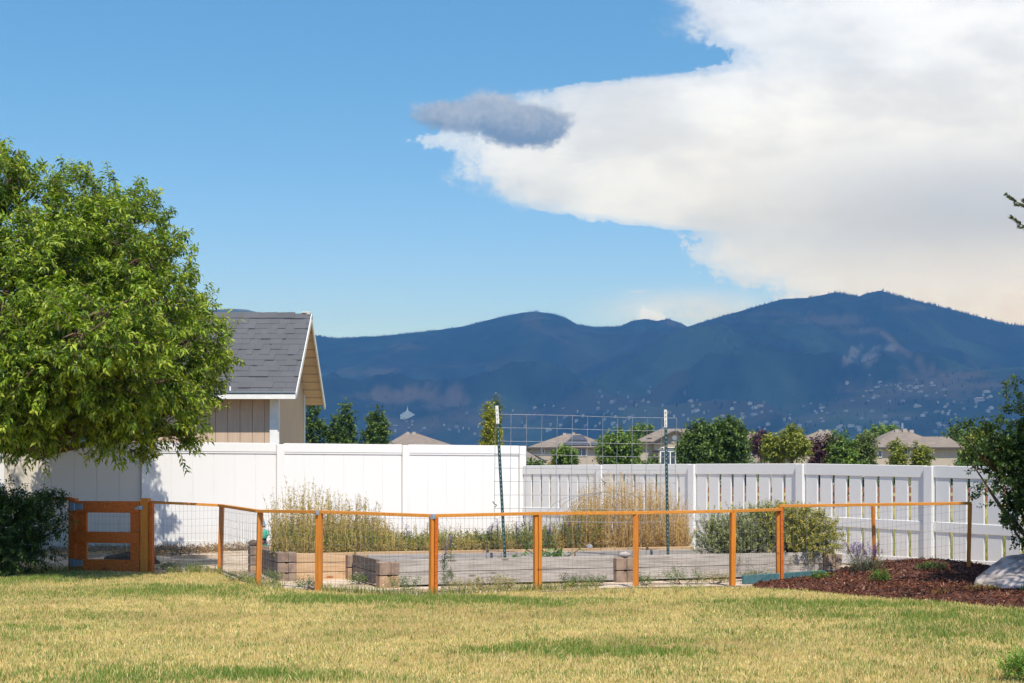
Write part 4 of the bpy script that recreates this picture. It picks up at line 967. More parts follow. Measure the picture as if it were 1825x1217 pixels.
def strip(px0, px1, t0, t1, hf, z=.24):
    """region inside bed 1 between two photo columns; t across the bed"""
    def f(n):
        px = rng.uniform(px0, px1, n); t = rng.uniform(t0, t1, n); p0 = q0[None, :2]+bn[None, :2]*(t*D1)[:, None]; kx = (px-CX)/F
        s = (kx*p0[:, 1]-p0[:, 0])/(bd[0]-kx*bd[1]); xy = p0+bd[None, :2]*s[:, None]
        return xy, np.full(n, z), hf(px)*(.75+.5*fbm(px/38, t*2, 3, 41))
    return f
TALL = ((.26, .19, .07), (.80, .60, .25), (.30, .29, .06)); GRN = ((.13, .16, .035), (.58, .50, .14), (.14, .21, .04)); TAN = ((.36, .21, .07), (.88, .66, .32), (.34, .24, .06)); SAGE = ((.13, .18, .06), (.26, .30, .12), (.20, .26, .10))
hf = lambda pts: (lambda px: np.interp(px, [p[0] for p in pts], [p[1] for p in pts]))
o, _ = weeds('tall_weeds', 430, strip(484, 700, .2, .9, hf([(484, .75), (505, .95), (560, 1.05), (600, .98), (650, .9), (700, .5)])), .80, TALL, 26, .046, .016, .10); tagk(o, kind='stuff')
o, _ = weeds('tall_weeds', 420, strip(488, 690, .12, .8, hf([(488, .8), (560, 1.0), (640, .95), (690, .7)])), .42, GRN, 26, .050, .017, .16); tagk(o, kind='stuff')
o, _ = weeds('dry_weeds', 330, strip(488, 720, .1, .8, hf([(488, .9), (600, 1.0), (720, .6)])), .50, TALL, 20, .045, .013, .2); tagk(o, kind='stuff')
o, _ = weeds('dry_weeds', 900, strip(492, 800, .1, .5, hf([(492, 1.0), (800, .8)])), .22, TALL, 18, .055, .014, .3); tagk(o, kind='stuff')
o, _ = weeds('meadow_weeds', 620, strip(670, 1010, .15, .8, hf([(670, .8), (760, .72), (860, .85), (1010, 1.0)])), .36, GRN, 22, .050, .018, .18); tagk(o, kind='stuff')
o, _ = weeds('meadow_weeds', 300, strip(650, 990, .3, .9, hf([(650, 1.0), (700, .9), (800, .8), (990, .9)])), .46, TALL, 18, .036, .011, .2); tagk(o, kind='stuff')
o, _ = weeds('dry_weeds', 900, strip(770, 1030, .1, .5, hf([(770, 1), (1030, 1)])), .20, TALL, 18, .05, .014, .35); tagk(o, kind='stuff')
o, _ = weeds('dry_grass', 1000, strip(1010, 1225, .12, .85, hf([(1010, .6), (1060, .95), (1100, 1.05), (1160, 1.0), (1200, .75), (1225, .6)])), .92, TAN, 20, .042, .011, .14); tagk(o, kind='stuff')
o, _ = weeds('dry_grass', 650, strip(1000, 1228, .1, .6, hf([(1000, .8), (1228, .8)])), .36, TAN, 18, .06, .013, .3); tagk(o, kind='stuff')
o, _ = weeds('meadow_weeds', 160, strip(1000, 1075, .15, .5, hf([(1000, .8), (1075, 1)])), .58, GRN, 24, .045, .015, .1); tagk(o, kind='stuff')
# purple larkspurs, each a plant of its own
def larkspur(px, pyb, pyt, Y, label, group=None, leafy=1.0, fl=1):
    b_ = P(px, pyb, Y); t_ = P(px+random.gauss(0, 4), pyt, Y); H = t_[2]-b_[2]
    root = empty('larkspur', b_, label, 'flower', group); m_ = MB(); m_.tube([b_, (b_+t_)/2+X3*rng.normal(0, .01), t_], [.005, .004, .002], 5); m_.build('stem', M['leaf_stem'], root)
    n = int(46*leafy); tt = rng.uniform(.04, .75, n); A = b_+(t_-b_)*tt[:, None]; V, T, C, d, tl = twigs(A, np.stack([rng.normal(0, 1, n), rng.normal(0, 1, n), np.zeros(n)], 1), 5, .05, .03, .007, ((.06, .10, .03), (.17, .22, .07), (.26, .28, .1)), .1, up=.6)
    np_obj('leaves', V, [T], M['leaf'], root, C)
    if fl: flowers(root, 'blossoms', [b_+(t_-b_)*t for t in np.linspace(.62, 1, 12)], .020, (.22, .13, .55), 5, 0, 1)
    return root
M['leaf_stem'] = mat_plain('green_stem', (.12, .15, .05), (.2, .2, .08), 20, .7, 0)
larkspur(791, 1050, 962, 15.25, 'larkspur with purple blossoms growing outside the grey bed, left one behind the orange post', leafy=1.6); larkspur(803, 1000, 955, 15.5, 'short larkspur with the brightest purple blossoms against the grey timber bed', leafy=.6)
larkspur(804, 1036, 1010, 15.3, 'small seedling stem with dark leaves against the grey timber', leafy=.7, fl=0)
for i, (px, pyb, pyt) in enumerate([(885, 975, 925), (876, 975, 932), (868, 978, 938), (935, 975, 915), (943, 975, 922), (928, 978, 930), (975, 975, 935), (985, 975, 942), (1015, 975, 915), (1030, 975, 925), (850, 978, 945), (920, 976, 940), (726, 980, 935), (1000, 975, 935)]):
    larkspur(px, pyb, pyt, 18.2+.04*i, 'purple larkspur among the weeds behind the grey bed', 'larkspurs in the weedy bed', 1.0)
# broad leaved squash
sq = P(985, 1000, 17.0); root = empty('squash_plant', sq, 'broad leaved green squash plant growing over the grey bed', 'plant'); n = 46
A = np.stack([sq[0]+rng.normal(0, .17, n), sq[1]+rng.uniform(-.1, .5, n), .26+np.abs(rng.normal(0, .09, n))], 1); D = np.stack([rng.normal(0, 1, n), rng.normal(-.5, .6, n), rng.uniform(-.3, .5, n)], 1)
V, T, C = leaf_arrays(A, D, np.cross(D, Z3+rng.normal(0, .3, D.shape)), rng.uniform(.07, .13, n), rng.uniform(.06, .11, n), lerp_cols((.05, .11, .03), (.17, .27, .08), rng.uniform(0, 1, n)), .3); np_obj('leaves', V, [T], M['leaf'], root, C)
b = MB()
for i in range(0, n, 2): b.tube([np.array([sq[0]+.02*rng.normal(), sq[1]+.15, .18]), A[i]], .004, 4, cap=False)
b.build('stems', M['leaf_stem'], root)
# bushes at the right end of the grey bed
def bush(name, label, cat, blobs, n, nleaf, tlen, L, W, cols, up, spread, jit, base):
    root = empty(name, base, label, cat); A, O = lobe_points(blobs, n, .15); A[:, 2] = np.maximum(A[:, 2], .2)
    V, T, C, d, tl = twigs(A, O, nleaf, tlen, L, W, cols, .05, spread, up=up, jit=jit); np_obj('foliage', V, [T], M['leaf'], root, C)
    b = MB(); base = np.array(base)
    for i in range(60): q = A[rng.integers(len(A))]; b.tube([base+np.array([rng.normal(0, .15), rng.normal(0, .08), -.05]), base*.5+q*.5-Z3*.02, q], [.008, .006, .003], 4, cap=False)
    b.build('stems', M['bark'], root); return root
YB2 = 17.95
bush('rosemary_bush', 'grey green upright bush at the left of the pair in the grey bed', 'bush', [pl(1270, 955, YB2, 26, 34), pl(1310, 950, YB2, 36, 38), pl(1350, 945, YB2, 40, 40), pl(1265, 975, YB2, 26, 16), pl(1330, 975, YB2, 60, 18)], 1150, 18, .14, .034, .011, ((.12, .15, .06), (.36, .39, .18), (.54, .54, .28)), 1.2, .55, .35, P(1310, 985, YB2)*np.array([1, 1, 0])+Z3*.2)
bush('flowering_bush', 'yellow green rounded bush spilling over the right end of the grey bed', 'bush', [pl(1390, 935, YB2, 42, 36), pl(1425, 945, YB2+.1, 48, 42), pl(1462, 955, YB2, 38, 32), pl(1400, 965, YB2, 55, 26), pl(1455, 972, YB2-.15, 45, 18), pl(1375, 922, YB2, 26, 18), pl(1440, 930, YB2, 30, 20)], 1300, 15, .11, .038, .015, ((.12, .15, .05), (.40, .38, .11), (.70, .54, .10)), .6, .8, .5, P(1430, 985, YB2)*np.array([1, 1, 0])+Z3*.2)
# trailing sprays over the front board
rootf = empty('trailing_plant', P(1455, 990, 17.5), 'thin trailing stems hanging over the front of the grey bed below the yellow green bush', 'plant'); n = 34
A = np.array([P(random.choice([random.gauss(1460, 22), random.gauss(1415, 25), random.gauss(1325, 8)]), 982+random.uniform(0, 14), 17.35) for _ in range(n)])
for i in range(n): f_ = (A[i, 0]-s2[0])/bd[0]; A[i, 1] = s2[1]+bd[1]*f_-.06
V, T, C, d, tl = twigs(A, np.tile([[0, -.3, -1.]], (n, 1)), 9, .12, .022, .007, ((.10, .09, .05), (.22, .20, .10), (.25, .22, .1)), .4, up=-.6, jit=.15); np_obj('foliage', V, [T], M['dry'], rootf, C)
# weeds along the foot of the fence and beds
wl = [(300, 1018, 'green weed at the foot of the orange fence just right of the gate', .13), (345, 1020, 'sprawling weed under the orange fence between the gate and the first post', .12), (432, 1036, 'green weed clump on the sandy path in front of the gnome block', .16), (485, 1038, 'leafy weed at the foot of the brown corner block of the rear bed', .14), (545, 1050, 'small weed by the post in front of the new orange boards', .11), (640, 1040, 'white flowered weed on the sandy path beside the brown side board', .11),
      (720, 1050, 'low green weed at the left foot of the grey bed', .16), (815, 1054, 'pale weed around the larkspur foot', .15), (860, 1050, 'dry pale weed in front of the grey bed left of the double post', .16), (900, 1046, 'thin dry weed with bare stalks in front of the grey bed', .13), (1020, 1044, 'weed beneath the grey bed right of the double post', .12), (1060, 1043, 'weed left of the middle concrete block', .11), (1150, 1042, 'dark green weed beside the single orange post', .10), (1215, 1040, 'bushy grey green weed with white flowers in front of the grey bed', .24), (1275, 1040, 'yellowish weed left of the orange post near the teal board', .15), (1345, 1036, 'green weed at the left end of the teal edging board', .15)]
for i, (px, py, lab, r) in enumerate(wl):
    c = G(px, py); tan = i in (7, 8, 9, 14)
    root, A, d, tl = plant('weed', lab, 'weed', c, (r, r*.6, r*.6), int(30+r*230), 8, .10, .03, .010, ((.22, .20, .08), (.46, .40, .18), (.4, .36, .14)) if tan else ((.06, .11, .035), (.20, .26, .09), (.30, .34, .13)), .15, .9, .8, stemn=8)
    if i in (5, 6, 13, 2): flowers(root, 'flowers', [c+np.array([rng.normal(0, r*.7), rng.normal(0, r*.4), rng.uniform(.03, .14)]) for _ in range(14)], .014, (.75, .75, .70), 5)

# ================================================================== mountains
RA = [(-1600, 640), (-700, 600), (-200, 610), (200, 590), (420, 585), (565, 598), (600, 602), (680, 598), (760, 590), (830, 580), (880, 567), (930, 556), (955, 554), (985, 558), (1010, 566), (1030, 578), (1060, 582), (1105, 581), (1125, 571), (1150, 567), (1170, 571), (1190, 567), (1215, 575), (1240, 590), (1400, 630), (1900, 640), (3400, 640)]
RB = [(-1600, 900), (600, 880), (800, 760), (950, 690), (1100, 628), (1180, 596), (1230, 580), (1290, 562), (1340, 548), (1395, 532), (1440, 530), (1490, 520), (1530, 528), (1545, 522), (1570, 517), (1600, 527), (1640, 537), (1700, 552), (1760, 568), (1800, 578), (1830, 580), (1950, 570), (2200, 590), (3400, 640)]
RCC = [(-1600, 852), (500, 846), (900, 820), (1150, 790), (1350, 745), (1500, 700), (1600, 678), (1700, 662), (1825, 652), (2000, 640), (2400, 660), (3400, 700)]
RD = [(-1600, 700), (300, 600), (350, 560), (375, 550), (410, 547), (440, 549), (470, 556), (520, 580), (620, 640), (3400, 800)]
def prof(R, px): return (HY-np.interp(px, [r[0] for r in R], [r[1] for r in R]))/F
pxs = np.arange(-900, 2720, 3.0); ys = np.concatenate([np.linspace(2300, 6800, 150), np.linspace(6830, 9300, 90), np.linspace(9400, 14300, 30)])
PX, YY = np.meshgrid(pxs, ys, indexing='ij'); XX = (PX-CX)/F*YY
def ridge(R, Yr, Y0, pw, seed, spur):
    h = prof(R, PX)*Yr
    s = np.clip((YY-Y0)/(Yr-Y0), 0, 1); back = np.clip(1-(YY-Yr)/(.5*Yr), 0, 1)
    base = np.where(YY <= Yr, s**pw, back**1.0)*h
    rn = 1-np.abs(fbm(XX/1100+seed, YY/1700+seed*.7, 5, seed)*2-1)*2.2
    fine = fbm(XX/260+seed, YY/420, 5, seed+50)-.5
    amp = np.where(YY <= Yr, s*(1-s)*4, 0)
    return base+(rn-.45)*spur*amp*np.clip(h/700, .1, 1)+fine*spur*.5*amp*np.clip(h/700, .1, 1)
H = np.maximum.reduce([ridge(RA, 8600, 3000, 1.35, 3, 230), ridge(RB, 7000, 2900, 1.3, 7, 230), ridge(RCC, 4300, 2500, 1.1, 11, 60), ridge(RD, 13500, 9000, 1.2, 17, 60)])
H = np.maximum(H, -1); H[:, 0] = -1
# what covers the slopes: 0 forest, 1 dry meadow, 2 pale rock
SPY = HY-(H-HC)/YY*F
cov_ = np.clip((fbm(XX/420+3, YY/420, 5, 77)-.62)*6, 0, .3)*np.clip((SPY-560)/120, 0, 1)
nz = .5+(fbm(XX/95, YY/150, 5, 88, .7)-.5)*1.9
for (cx_, cy_, rx, ry, a) in [(740, 705, 75, 14, 1), (790, 715, 50, 14, .8), (660, 663, 40, 7, .7), (735, 620, 40, 5, .6), (640, 705, 30, 6, .6), (1620, 690, 110, 18, .5), (1700, 680, 70, 13, .7), (950, 575, 14, 14, .5), (1010, 590, 40, 5, .35), (1200, 575, 22, 6, .7), (1480, 570, 60, 8, .6), (1400, 560, 60, 5, .4), (1610, 548, 30, 6, .5), (1530, 590, 30, 5, .4), (720, 760, 80, 14, .6), (830, 745, 50, 10, .6), (1250, 745, 80, 10, .3), (1560, 740, 50, 8, .4), (900, 740, 60, 8, .5), (420, 553, 60, 6, .25)]:
    cov_ = np.maximum(cov_, a*np.clip(1.5-np.sqrt(((PX-cx_)/rx)**2+((SPY-cy_)/ry)**2)-(nz-.5)*2.2, 0, 1))
def trail(pts, wd, a):
    global cov_
    d = np.full(PX.shape, 99.)
    for (x0, y0), (x1, y1) in zip(pts[:-1], pts[1:]):
        L = (x1-x0)**2+(y1-y0)**2; t = np.clip(((PX-x0)*(x1-x0)+(SPY-y0)*(y1-y0))/L, 0, 1); d = np.minimum(d, np.hypot(PX-x0-t*(x1-x0), SPY-y0-t*(y1-y0)))
    cov_ = np.maximum(cov_, a*np.clip(1.6-d/wd, 0, 1)*(.5+nz))
trail([(1535, 590), (1560, 588), (1580, 598), (1600, 618), (1640, 645), (1685, 670)], 4.2, .95); trail([(960, 585), (1000, 605), (1070, 640)], 1.8, .5); trail([(1440, 555), (1475, 570), (1510, 592)], 2.0, .4)
rock_ = np.zeros(PX.shape)
for (cx_, cy_, rx, ry) in [(1518, 632, 8, 13), (1548, 640, 10, 10), (1590, 620, 6, 4), (1506, 634, 3, 4)]:
    rock_ = np.maximum(rock_, np.clip(1.4-np.sqrt(((PX-cx_-(SPY-cy_)*-.5)/rx)**2+((SPY-cy_)/ry)**2)-(nz-.5)*4, 0, 1))
forest = np.array([.024, .042, .021]); meadow = np.array([.155, .12, .082]); rockc = np.array([.19, .18, .175])
gul = 1-np.abs(fbm(XX/380+5, YY/900+2, 5, 71)*2-1)*2.4
tone = (.15+1.2*fbm(XX/70, YY/110, 5, 99, .65)+1.3*np.clip(.75-gul, 0, 1)**1.5)[..., None]
Cm = forest*tone*(1-cov_[..., None])+meadow*cov_[..., None]; Cm = Cm*(1-rock_[..., None])+rockc*rock_[..., None]
M['slope'] = mat_attr('mountain_slope', .95, 0, .05)
ii = np.arange(PX.size).reshape(PX.shape); qd = np.stack([ii[:-1, :-1], ii[1:, :-1], ii[1:, 1:], ii[:-1, 1:]], -1).reshape(-1, 4)
mt_ = np_obj('mountains', np.stack([XX.ravel(), YY.ravel(), H.ravel()], 1), [qd], M['slope'], None, Cm.reshape(-1, 3), True); tagk(mt_, kind='structure')
def hz(px, Y):
    i = np.clip(((px+900)/3).astype(int), 0, len(pxs)-1); j = np.clip(np.searchsorted(ys, Y), 0, len(ys)-1); return H[i, j]
# conifers that fringe the ridges and dot the slopes
n = 3200; px = rng.uniform(540, 1850, n); wh = rng.uniform(0, 1, n); Yr = np.where((px > 1235), 7000., 8600.)+rng.normal(0, 45, n)
n2_ = 2600; px = np.concatenate([px, rng.uniform(400, 1900, n2_)]); Yr = np.concatenate([Yr, rng.uniform(3000, 6800, n2_)])
z = hz(px, Yr); keep = (fbm(px/30, Yr/60, 3, 5) > .43) | (np.arange(len(px)) >= n); px, Yr, z = px[keep], Yr[keep], z[keep]; x = (px-CX)/F*Yr; n = len(px)
hgt = rng.uniform(5, 11, n); r = hgt*rng.uniform(.2, .32, n); ang = np.arange(5)*2*math.pi/5
ring = np.stack([x[:, None]+r[:, None]*np.cos(ang), Yr[:, None]+r[:, None]*np.sin(ang), np.repeat((z-3)[:, None], 5, 1)], -1); tip = np.stack([x, Yr, z+hgt], -1)[:, None]
V = np.concatenate([ring, tip], 1).reshape(-1, 3); i = (np.arange(n)*6)[:, None]; T = np.concatenate([i+np.array([[a, (a+1) % 5, 5]]) for a in range(5)])
fo = np_obj('forest', V, [T], M['slope'], None, np.repeat(lerp_cols((.012, .022, .012), (.03, .05, .022), rng.uniform(0, 1, n)), 6, 0)); tagk(fo, kind='stuff')

# white temple with a spire at the foot of the slope
tY = 4700.; tz = float(hz(np.array([727.]), np.array([tY]))[0]); tp = P(727, 745, tY)
tp[2] = HC+(HY-745)/F*tY
# find the depth at which the slope shows at that picture row
def on_slope(px, py):
    i = int(np.clip((px+900)//3, 0, len(pxs)-1)); rows = HY-(H[i]-HC)/ys*F; j = np.argmax(rows <= py)
    Y = ys[j] if rows[j] <= py else 4000.; return np.array([(px-CX)/F*Y, Y, H[i, j]])
tp = on_slope(727, 746); s = tp[1]/F
tem = empty('temple', tp, 'tiny white temple with a tall spire at the foot of the blue mountain', 'temple'); b = MB(); wcol = (.72, .74, .76)
b.abox(tp[0]-13*s, tp[0]+13*s, tp[1]-20, tp[1]+20, tp[2]-10, tp[2]+4*s, wcol); b.abox(tp[0]-9*s, tp[0]+9*s, tp[1]-23, tp[1]+12, tp[2]-10, tp[2]+6.5*s, wcol); b.abox(tp[0]-5*s, tp[0]+5*s, tp[1]-26, tp[1]+6, tp[2]-10, tp[2]+8.5*s, wcol); b.build('wall', M['houses'], tem)
b = MB(); b.abox(tp[0]-2.2*s, tp[0]+2.2*s, tp[1]-24, tp[1]-16, tp[2]+8*s, tp[2]+10.5*s, wcol); q = np.array([tp[0], tp[1]-20, tp[2]+10.4*s]); b.lathe(q, [(1.8*s, 0), (.9*s, 3*s), (.25*s, 7*s), (0.02, 9*s)], 8, wcol); b.build('spire', M['houses'], tem)
# town on the foothills
def far_house(px, py, sx, label, group, col, rcol):
    p = on_slope(px, py); wd = sx; b = MB(); h = rng.uniform(3.5, 5.5); d = rng.uniform(9, 14)
    b.abox(p[0]-wd/2, p[0]+wd/2, p[1]-d/2, p[1]+d/2, p[2]-5, p[2]+h, col)
    x0, x1, y0, y1, z = p[0]-wd/2-.5, p[0]+wd/2+.5, p[1]-d/2-.5, p[1]+d/2+.5, p[2]+h
    b.add([(x0, y0, z), (x1, y0, z), (x1, y1, z), (x0, y1, z), (x0+d*.4, p[1], z+3), (x1-d*.4, p[1], z+3)], [(0, 1, 5, 4), (2, 3, 4, 5)], [(1, 2, 5), (3, 0, 4)], rcol)
    o = b.build('house', M['houses']); return tagk(o, label, 'house', group)
hs = []
for _ in range(150):
    px = rng.uniform(1230, 1830); py = rng.uniform(722, 788) if px < 1500 else rng.uniform(700, 785); hs.append((px, py))
for _ in range(75):
    px = rng.uniform(590, 1230); py = rng.normal(765, 10) if px < 880 else rng.normal(752, 16); hs.append((px, min(max(py, 722), 788)))
for _ in range(34): hs.append((rng.normal(1620, 34), rng.normal(692, 6)))
for _ in range(24): hs.append((rng.normal(1130, 60), rng.normal(715, 8)))
for (px, py) in hs:
    v = rng.uniform(.12, .5); col = np.array((v, v*.97, v*.93)); far_house(px, py, float(np.clip(rng.gamma(3.2, 2.5), 5, 18)), 'pale house far away in the town on the lower mountain slope', 'houses of the far town', col, np.array((.22, .19, .17))*rng.uniform(.6, 2.2))

# ================================================================== neighbourhood houses
def hip_roof(b, x0, x1, y0, y1, ze_, zr_, rx0, rx1, ov_=.5, th=.22):
    X0, X1, Y0_, Y1_ = x0-ov_, x1+ov_, y0-ov_, y1+ov_; ym = (y0+y1)/2
    R0, R1 = (rx0, ym, zr_), (rx1, ym, zr_); c = [(X0, Y0_, ze_), (X1, Y0_, ze_), (X1, Y1_, ze_), (X0, Y1_, ze_)]
    b.add(c+[R0, R1], [(0, 1, 5, 4), (2, 3, 4, 5)], [(1, 2, 5), (3, 0, 4)])
    b.add(c+[(p[0], p[1], ze_-th) for p in c], [(4, 5, 1, 0), (5, 6, 2, 1), (6, 7, 3, 2), (7, 4, 0, 3), (7, 6, 5, 4)])
def fwin(root, px0, px1, py0, py1, Y, shut=False, mull=1, name='window'):
    a, c = P(px0, py1, Y), P(px1, py0, Y); f = MB(); w_, h_ = c[0]-a[0], c[2]-a[2]; t = max(.07, w_*.06)
    for (x0, x1, z0, z1) in ((a[0], a[0]+t, a[2], c[2]), (c[0]-t, c[0], a[2], c[2]), (a[0]+t, c[0]-t, a[2], a[2]+t), (a[0]+t, c[0]-t, c[2]-t, c[2])): f.abox(x0, x1, Y-.10, Y-.005, z0, z1)
    for i in range(mull): xm = a[0]+w_*(i+1)/(mull+1); f.abox(xm-t*.4, xm+t*.4, Y-.09, Y-.005, a[2]+t, c[2]-t)
    o = f.build(name, M['trim'], root); g = MB(); g.abox(a[0]+t, c[0]-t, Y-.05, Y-.012, a[2]+t, c[2]-t); gg = g.build('pane', M['glass']); gg.parent = o; gg.location = -(parent_world(root))
    if shut:
        for s_ in (-1, 1): q = MB(); x0 = a[0]-w_*.36 if s_ < 0 else c[0]+.04; q.abox(x0, x0+w_*.3, Y-.06, Y-.006, a[2], c[2]); q.build('shutter', M['dark_trim'], root)
    return o
def house(label, px0, px1, pye, pyr, Y, depth, prx0, prx1, wall='stucco', ry=None):
    x0, x1 = (px0-CX)/F*Y, (px1-CX)/F*Y; ze_ = HC+(HY-pye)/F*Y; ym = Y+depth/2; zr_ = HC+(HY-pyr)/F*ym
    root = empty('house', ((x0+x1)/2, ym, 0), label, 'house')
    b = MB(); b.abox(x0, x1, Y, Y+depth, 0, ze_-.05); b.build('wall', M[wall], root)
    b = MB(); hip_roof(b, x0, x1, Y, Y+depth, ze_, zr_, (prx0-CX)/F*ym, (prx1-CX)/F*ym); b.build('roof', M['roof_far'], root)
    b = MB(); b.abox(x0-.55, x1+.55, Y-.58, Y-.505, ze_-.24, ze_-.02); b.build('gutter', M['dark_trim'], root)
    return root, ze_, zr_
def vents(root, pts, Y):
    for (px, py) in pts: q = P(px, py, Y); b = MB(); b.abox(q[0]-.22, q[0]+.22, q[1]-.2, q[1]+.2, q[2]-.35, q[2]+.18); b.build('roof_vent', M['stucco_grey'], root)
h0, *_ = house('low house whose brown hip roof just shows over the solid white fence', 690, 805, 795, 772, 185, 10, 722, 742)
vents(h0, [(727, 772), (738, 772)], 189.5)
h1, z_e, z_r = house('house with dark solar panels on its hip roof left of the trellis middle', 946, 1088, 797, 773, 190, 11, 1008, 1032)
vents(h1, [(1006, 774), (1022, 773)], 195); fwin(h1, 1028, 1045, 799, 813, 190, mull=1); fwin(h1, 966, 971, 800, 808, 190, mull=0)
Yh = 190; x0, x1 = (946-CX)/F*Yh-.5, (1088-CX)/F*Yh+.5
def on_roof(px, py):
    """point of the front roof plane of the solar house seen at a photo spot"""
    ye, zr1, yr = Yh-.5, z_r, Yh+5.5; kz = (HY-py)/F; sl_ = (zr1-z_e)/(yr-ye); Y_ = (HC-z_e+sl_*ye)/(sl_-kz); return np.array([(px-CX)/F*Y_, Y_, HC+kz*Y_+.14])
for q_ in (((1002, 795), (1052, 795), (1046, 787), (1011, 787)), ((1013, 786), (1046, 786), (1040, 777), (1022, 777)), ((1054, 795), (1078, 795), (1070, 789), (1053, 789))):
    b = MB(); b.slab([on_roof(*p) for p in q_], .1, np.array([0, -.5, .86])); b.build('solar_panel', M['solar'], h1)
x0, x1 = (936-CX)/F*184, (958-CX)/F*184; zl = HC+(HY-824)/F*184
b = MB(); b.add([(x0, 180, zl), (x1+.9, 180, zl), (x1-1.2, 188, zl+1.5), (x0, 188, zl+1.5), (x0, 188, zl), (x1+.9, 188, zl)], [(0, 1, 2, 3)], [(1, 5, 2)]); b.build('porch_roof', M['roof_far'], h1)
b = MB(); b.abox(x0, x1+.4, 181, 188, 0, zl); b.build('porch_wall', M['stucco_grey'], h1)
b = MB(); b.beam((x1+.95, 179.95, zl), (x1-1.15, 187.95, zl+1.5), .2, .25); b.build('porch_fascia', M['dark_trim'], h1)
h2, z_e, z_r = house('beige house with a gable and tall arched white window behind the right metal post', 1140, 1290, 787, 764, 150, 10, 1178, 1262)
Yg = 149.2; gl_, gr_, gt = P(1160, 789, Yg), P(1246, 789, Yg), P(1203, 766, Yg)
b = MB(); b.abox(gl_[0]+.35, gr_[0]-.35, Yg, 150, 0, gl_[2]-.02); b.build('gable_wall', M['stucco'], h2)
b = MB(); a_, c_ = gl_+X3*.5-Z3*.05, gr_-X3*.5-Z3*.05; b.add([a_, c_, gt-Z3*.25, a_+Y3*.5, c_+Y3*.5, gt-Z3*.25+Y3*.5], [], [(0, 1, 2)]); b.build('gable', M['stucco_grey'], h2)
b = MB()
for e_ in (gl_, gr_): b.slab([e_-Y3*.5, gt-Y3*.5, gt+Y3*6, e_+Y3*2], .22, Z3)
b.build('gable_roof', M['roof_far'], h2)
b = MB()
for e_ in (gl_, gr_): b.beam(e_-Y3*.55-Z3*.12, gt-Y3*.55-Z3*.12, .08, .22)
b.beam(gl_-Y3*.5-Z3*.1, gr_-Y3*.5-Z3*.1, .1, .16); b.build('gable_trim', M['dark_trim'], h2)
b = MB(); vc = P(1202, 780, Yg-.04); ang = np.linspace(0, 2*math.pi, 17)[:-1]; pts = [vc+X3*.26*math.cos(a)+Z3*.26*math.sin(a) for a in ang]; b.poly(pts[::1]); b.add([*pts, *[p+Y3*.06 for p in pts]], [(i, (i+1) % 16, 16+(i+1) % 16, 16+i) for i in range(16)]); b.build('round_vent', M['trim'], h2)
fwin(h2, 1176, 1213, 803, 834, Yg, True, 3, 'french_window')
for (u0, u1) in ((1177, 1183), (1185, 1204), (1206, 1212)): fwin(h2, u0, u1, 797, 802, Yg, False, 0, 'transom_window')
b = MB(); dc = P(1159, 776, 150.5); b.lathe(dc, [(0, .0), (.2, .03), (.33, .1)], 12); o = b.build('satellite_dish', M['trim'], h2)
h3, *_ = house('house mostly hidden by the dark green round tree, its pale window showing on the right', 1322, 1392, 790, 769, 165, 9, 1336, 1344, 'stucco_grey')
fwin(h3, 1330, 1349, 798, 814, 165, mull=1)
b = MB(); x0, x1 = (1318-CX)/F*160, (1370-CX)/F*160; zl = HC+(HY-825)/F*160; b.add([(x0, 158, zl), (x1, 158, zl), (x1-.6, 164.9, zl+.9), (x0+.6, 164.9, zl+.9)], [(0, 1, 2, 3)]); b.build('porch_roof', M['roof_far'], h3)
b = MB(); b.abox(x0+.3, x1-.3, 159, 164.9, 0, zl-.02); b.build('porch_wall', M['stucco_grey'], h3)
h4, *_ = house('house whose plain brown roof peeks out behind the purple leaved tree', 1415, 1515, 795, 768, 180, 10, 1458, 1478); vents(h4, [(1462, 768), (1474, 768)], 184.6)
h5, z_e, z_r = house('wide house with long pale brown hip roof behind the young light green trees', 1556, 1706, 797, 778, 150, 10, 1580, 1690)
b = MB(); x0, x1 = (1550-CX)/F*152, (1680-CX)/F*152; hip_roof(b, x0, x1, 150.4, 161, z_e+.03, HC+(HY-766)/F*156, (1592-CX)/F*156, (1612-CX)/F*156, .2); b.build('upper_roof', M['roof_far'], h5)
vents(h5, [(1598, 768), (1624, 769), (1612, 767)], 155); fwin(h5, 1564, 1572, 801, 815, 150, mull=0); fwin(h5, 1612, 1622, 801, 812, 150, mull=1); fwin(h5, 1648, 1660, 801, 812, 150, mull=1)
b = MB(); q = P(1608, 766, 155.5); b.tube([q-Z3*.4, q+Z3*.75], .12, 8); b.build('chimney_pipe', M['steel'], h5)
rh = P(988, 826, 120); b = MB(); x0, x1 = (976-CX)/F*120, (1000-CX)/F*120; zt = HC+(HY-824)/F*120; b.abox(x0+.1, x1-.1, 120, 121.8, 0, zt-.15); o_ = empty('small_shed', ((x0+x1)/2, 121, 0), 'little shed with a terracotta roof just over the picket fence left of its first post', 'shed'); b.build('wall', M['stucco'], o_)
b = MB(); xm = (x0+x1)/2; b.add([(x0, 119.8, zt-.15), (x1, 119.8, zt-.15), (x1, 122, zt-.15), (x0, 122, zt-.15), (xm, 119.8, zt+.25), (xm, 122, zt+.25)], [(1, 2, 5, 4), (3, 0, 4, 5)], [(0, 1, 4), (2, 3, 5)]); b.build('roof', M['terracotta'], o_)
# low brown rail fence out in the field
rf = empty('rail_fence', (6, 62, 0), 'low red brown rail fence out in the dry field, glimpsed between the white pickets', 'fence')
for i in range(24):
    b = MB(); b.abox(-6+i*2.0, -5.9+i*2.0, 62, 62.12, -.05, 1.0); b.build('post', M['brown_rail'], rf)
for z0_ in (.28, .66):
    b = MB(); b.abox(-6, 40.1, 61.93, 61.99, z0_, z0_+.24); b.build('rail', M['brown_rail'], rf)

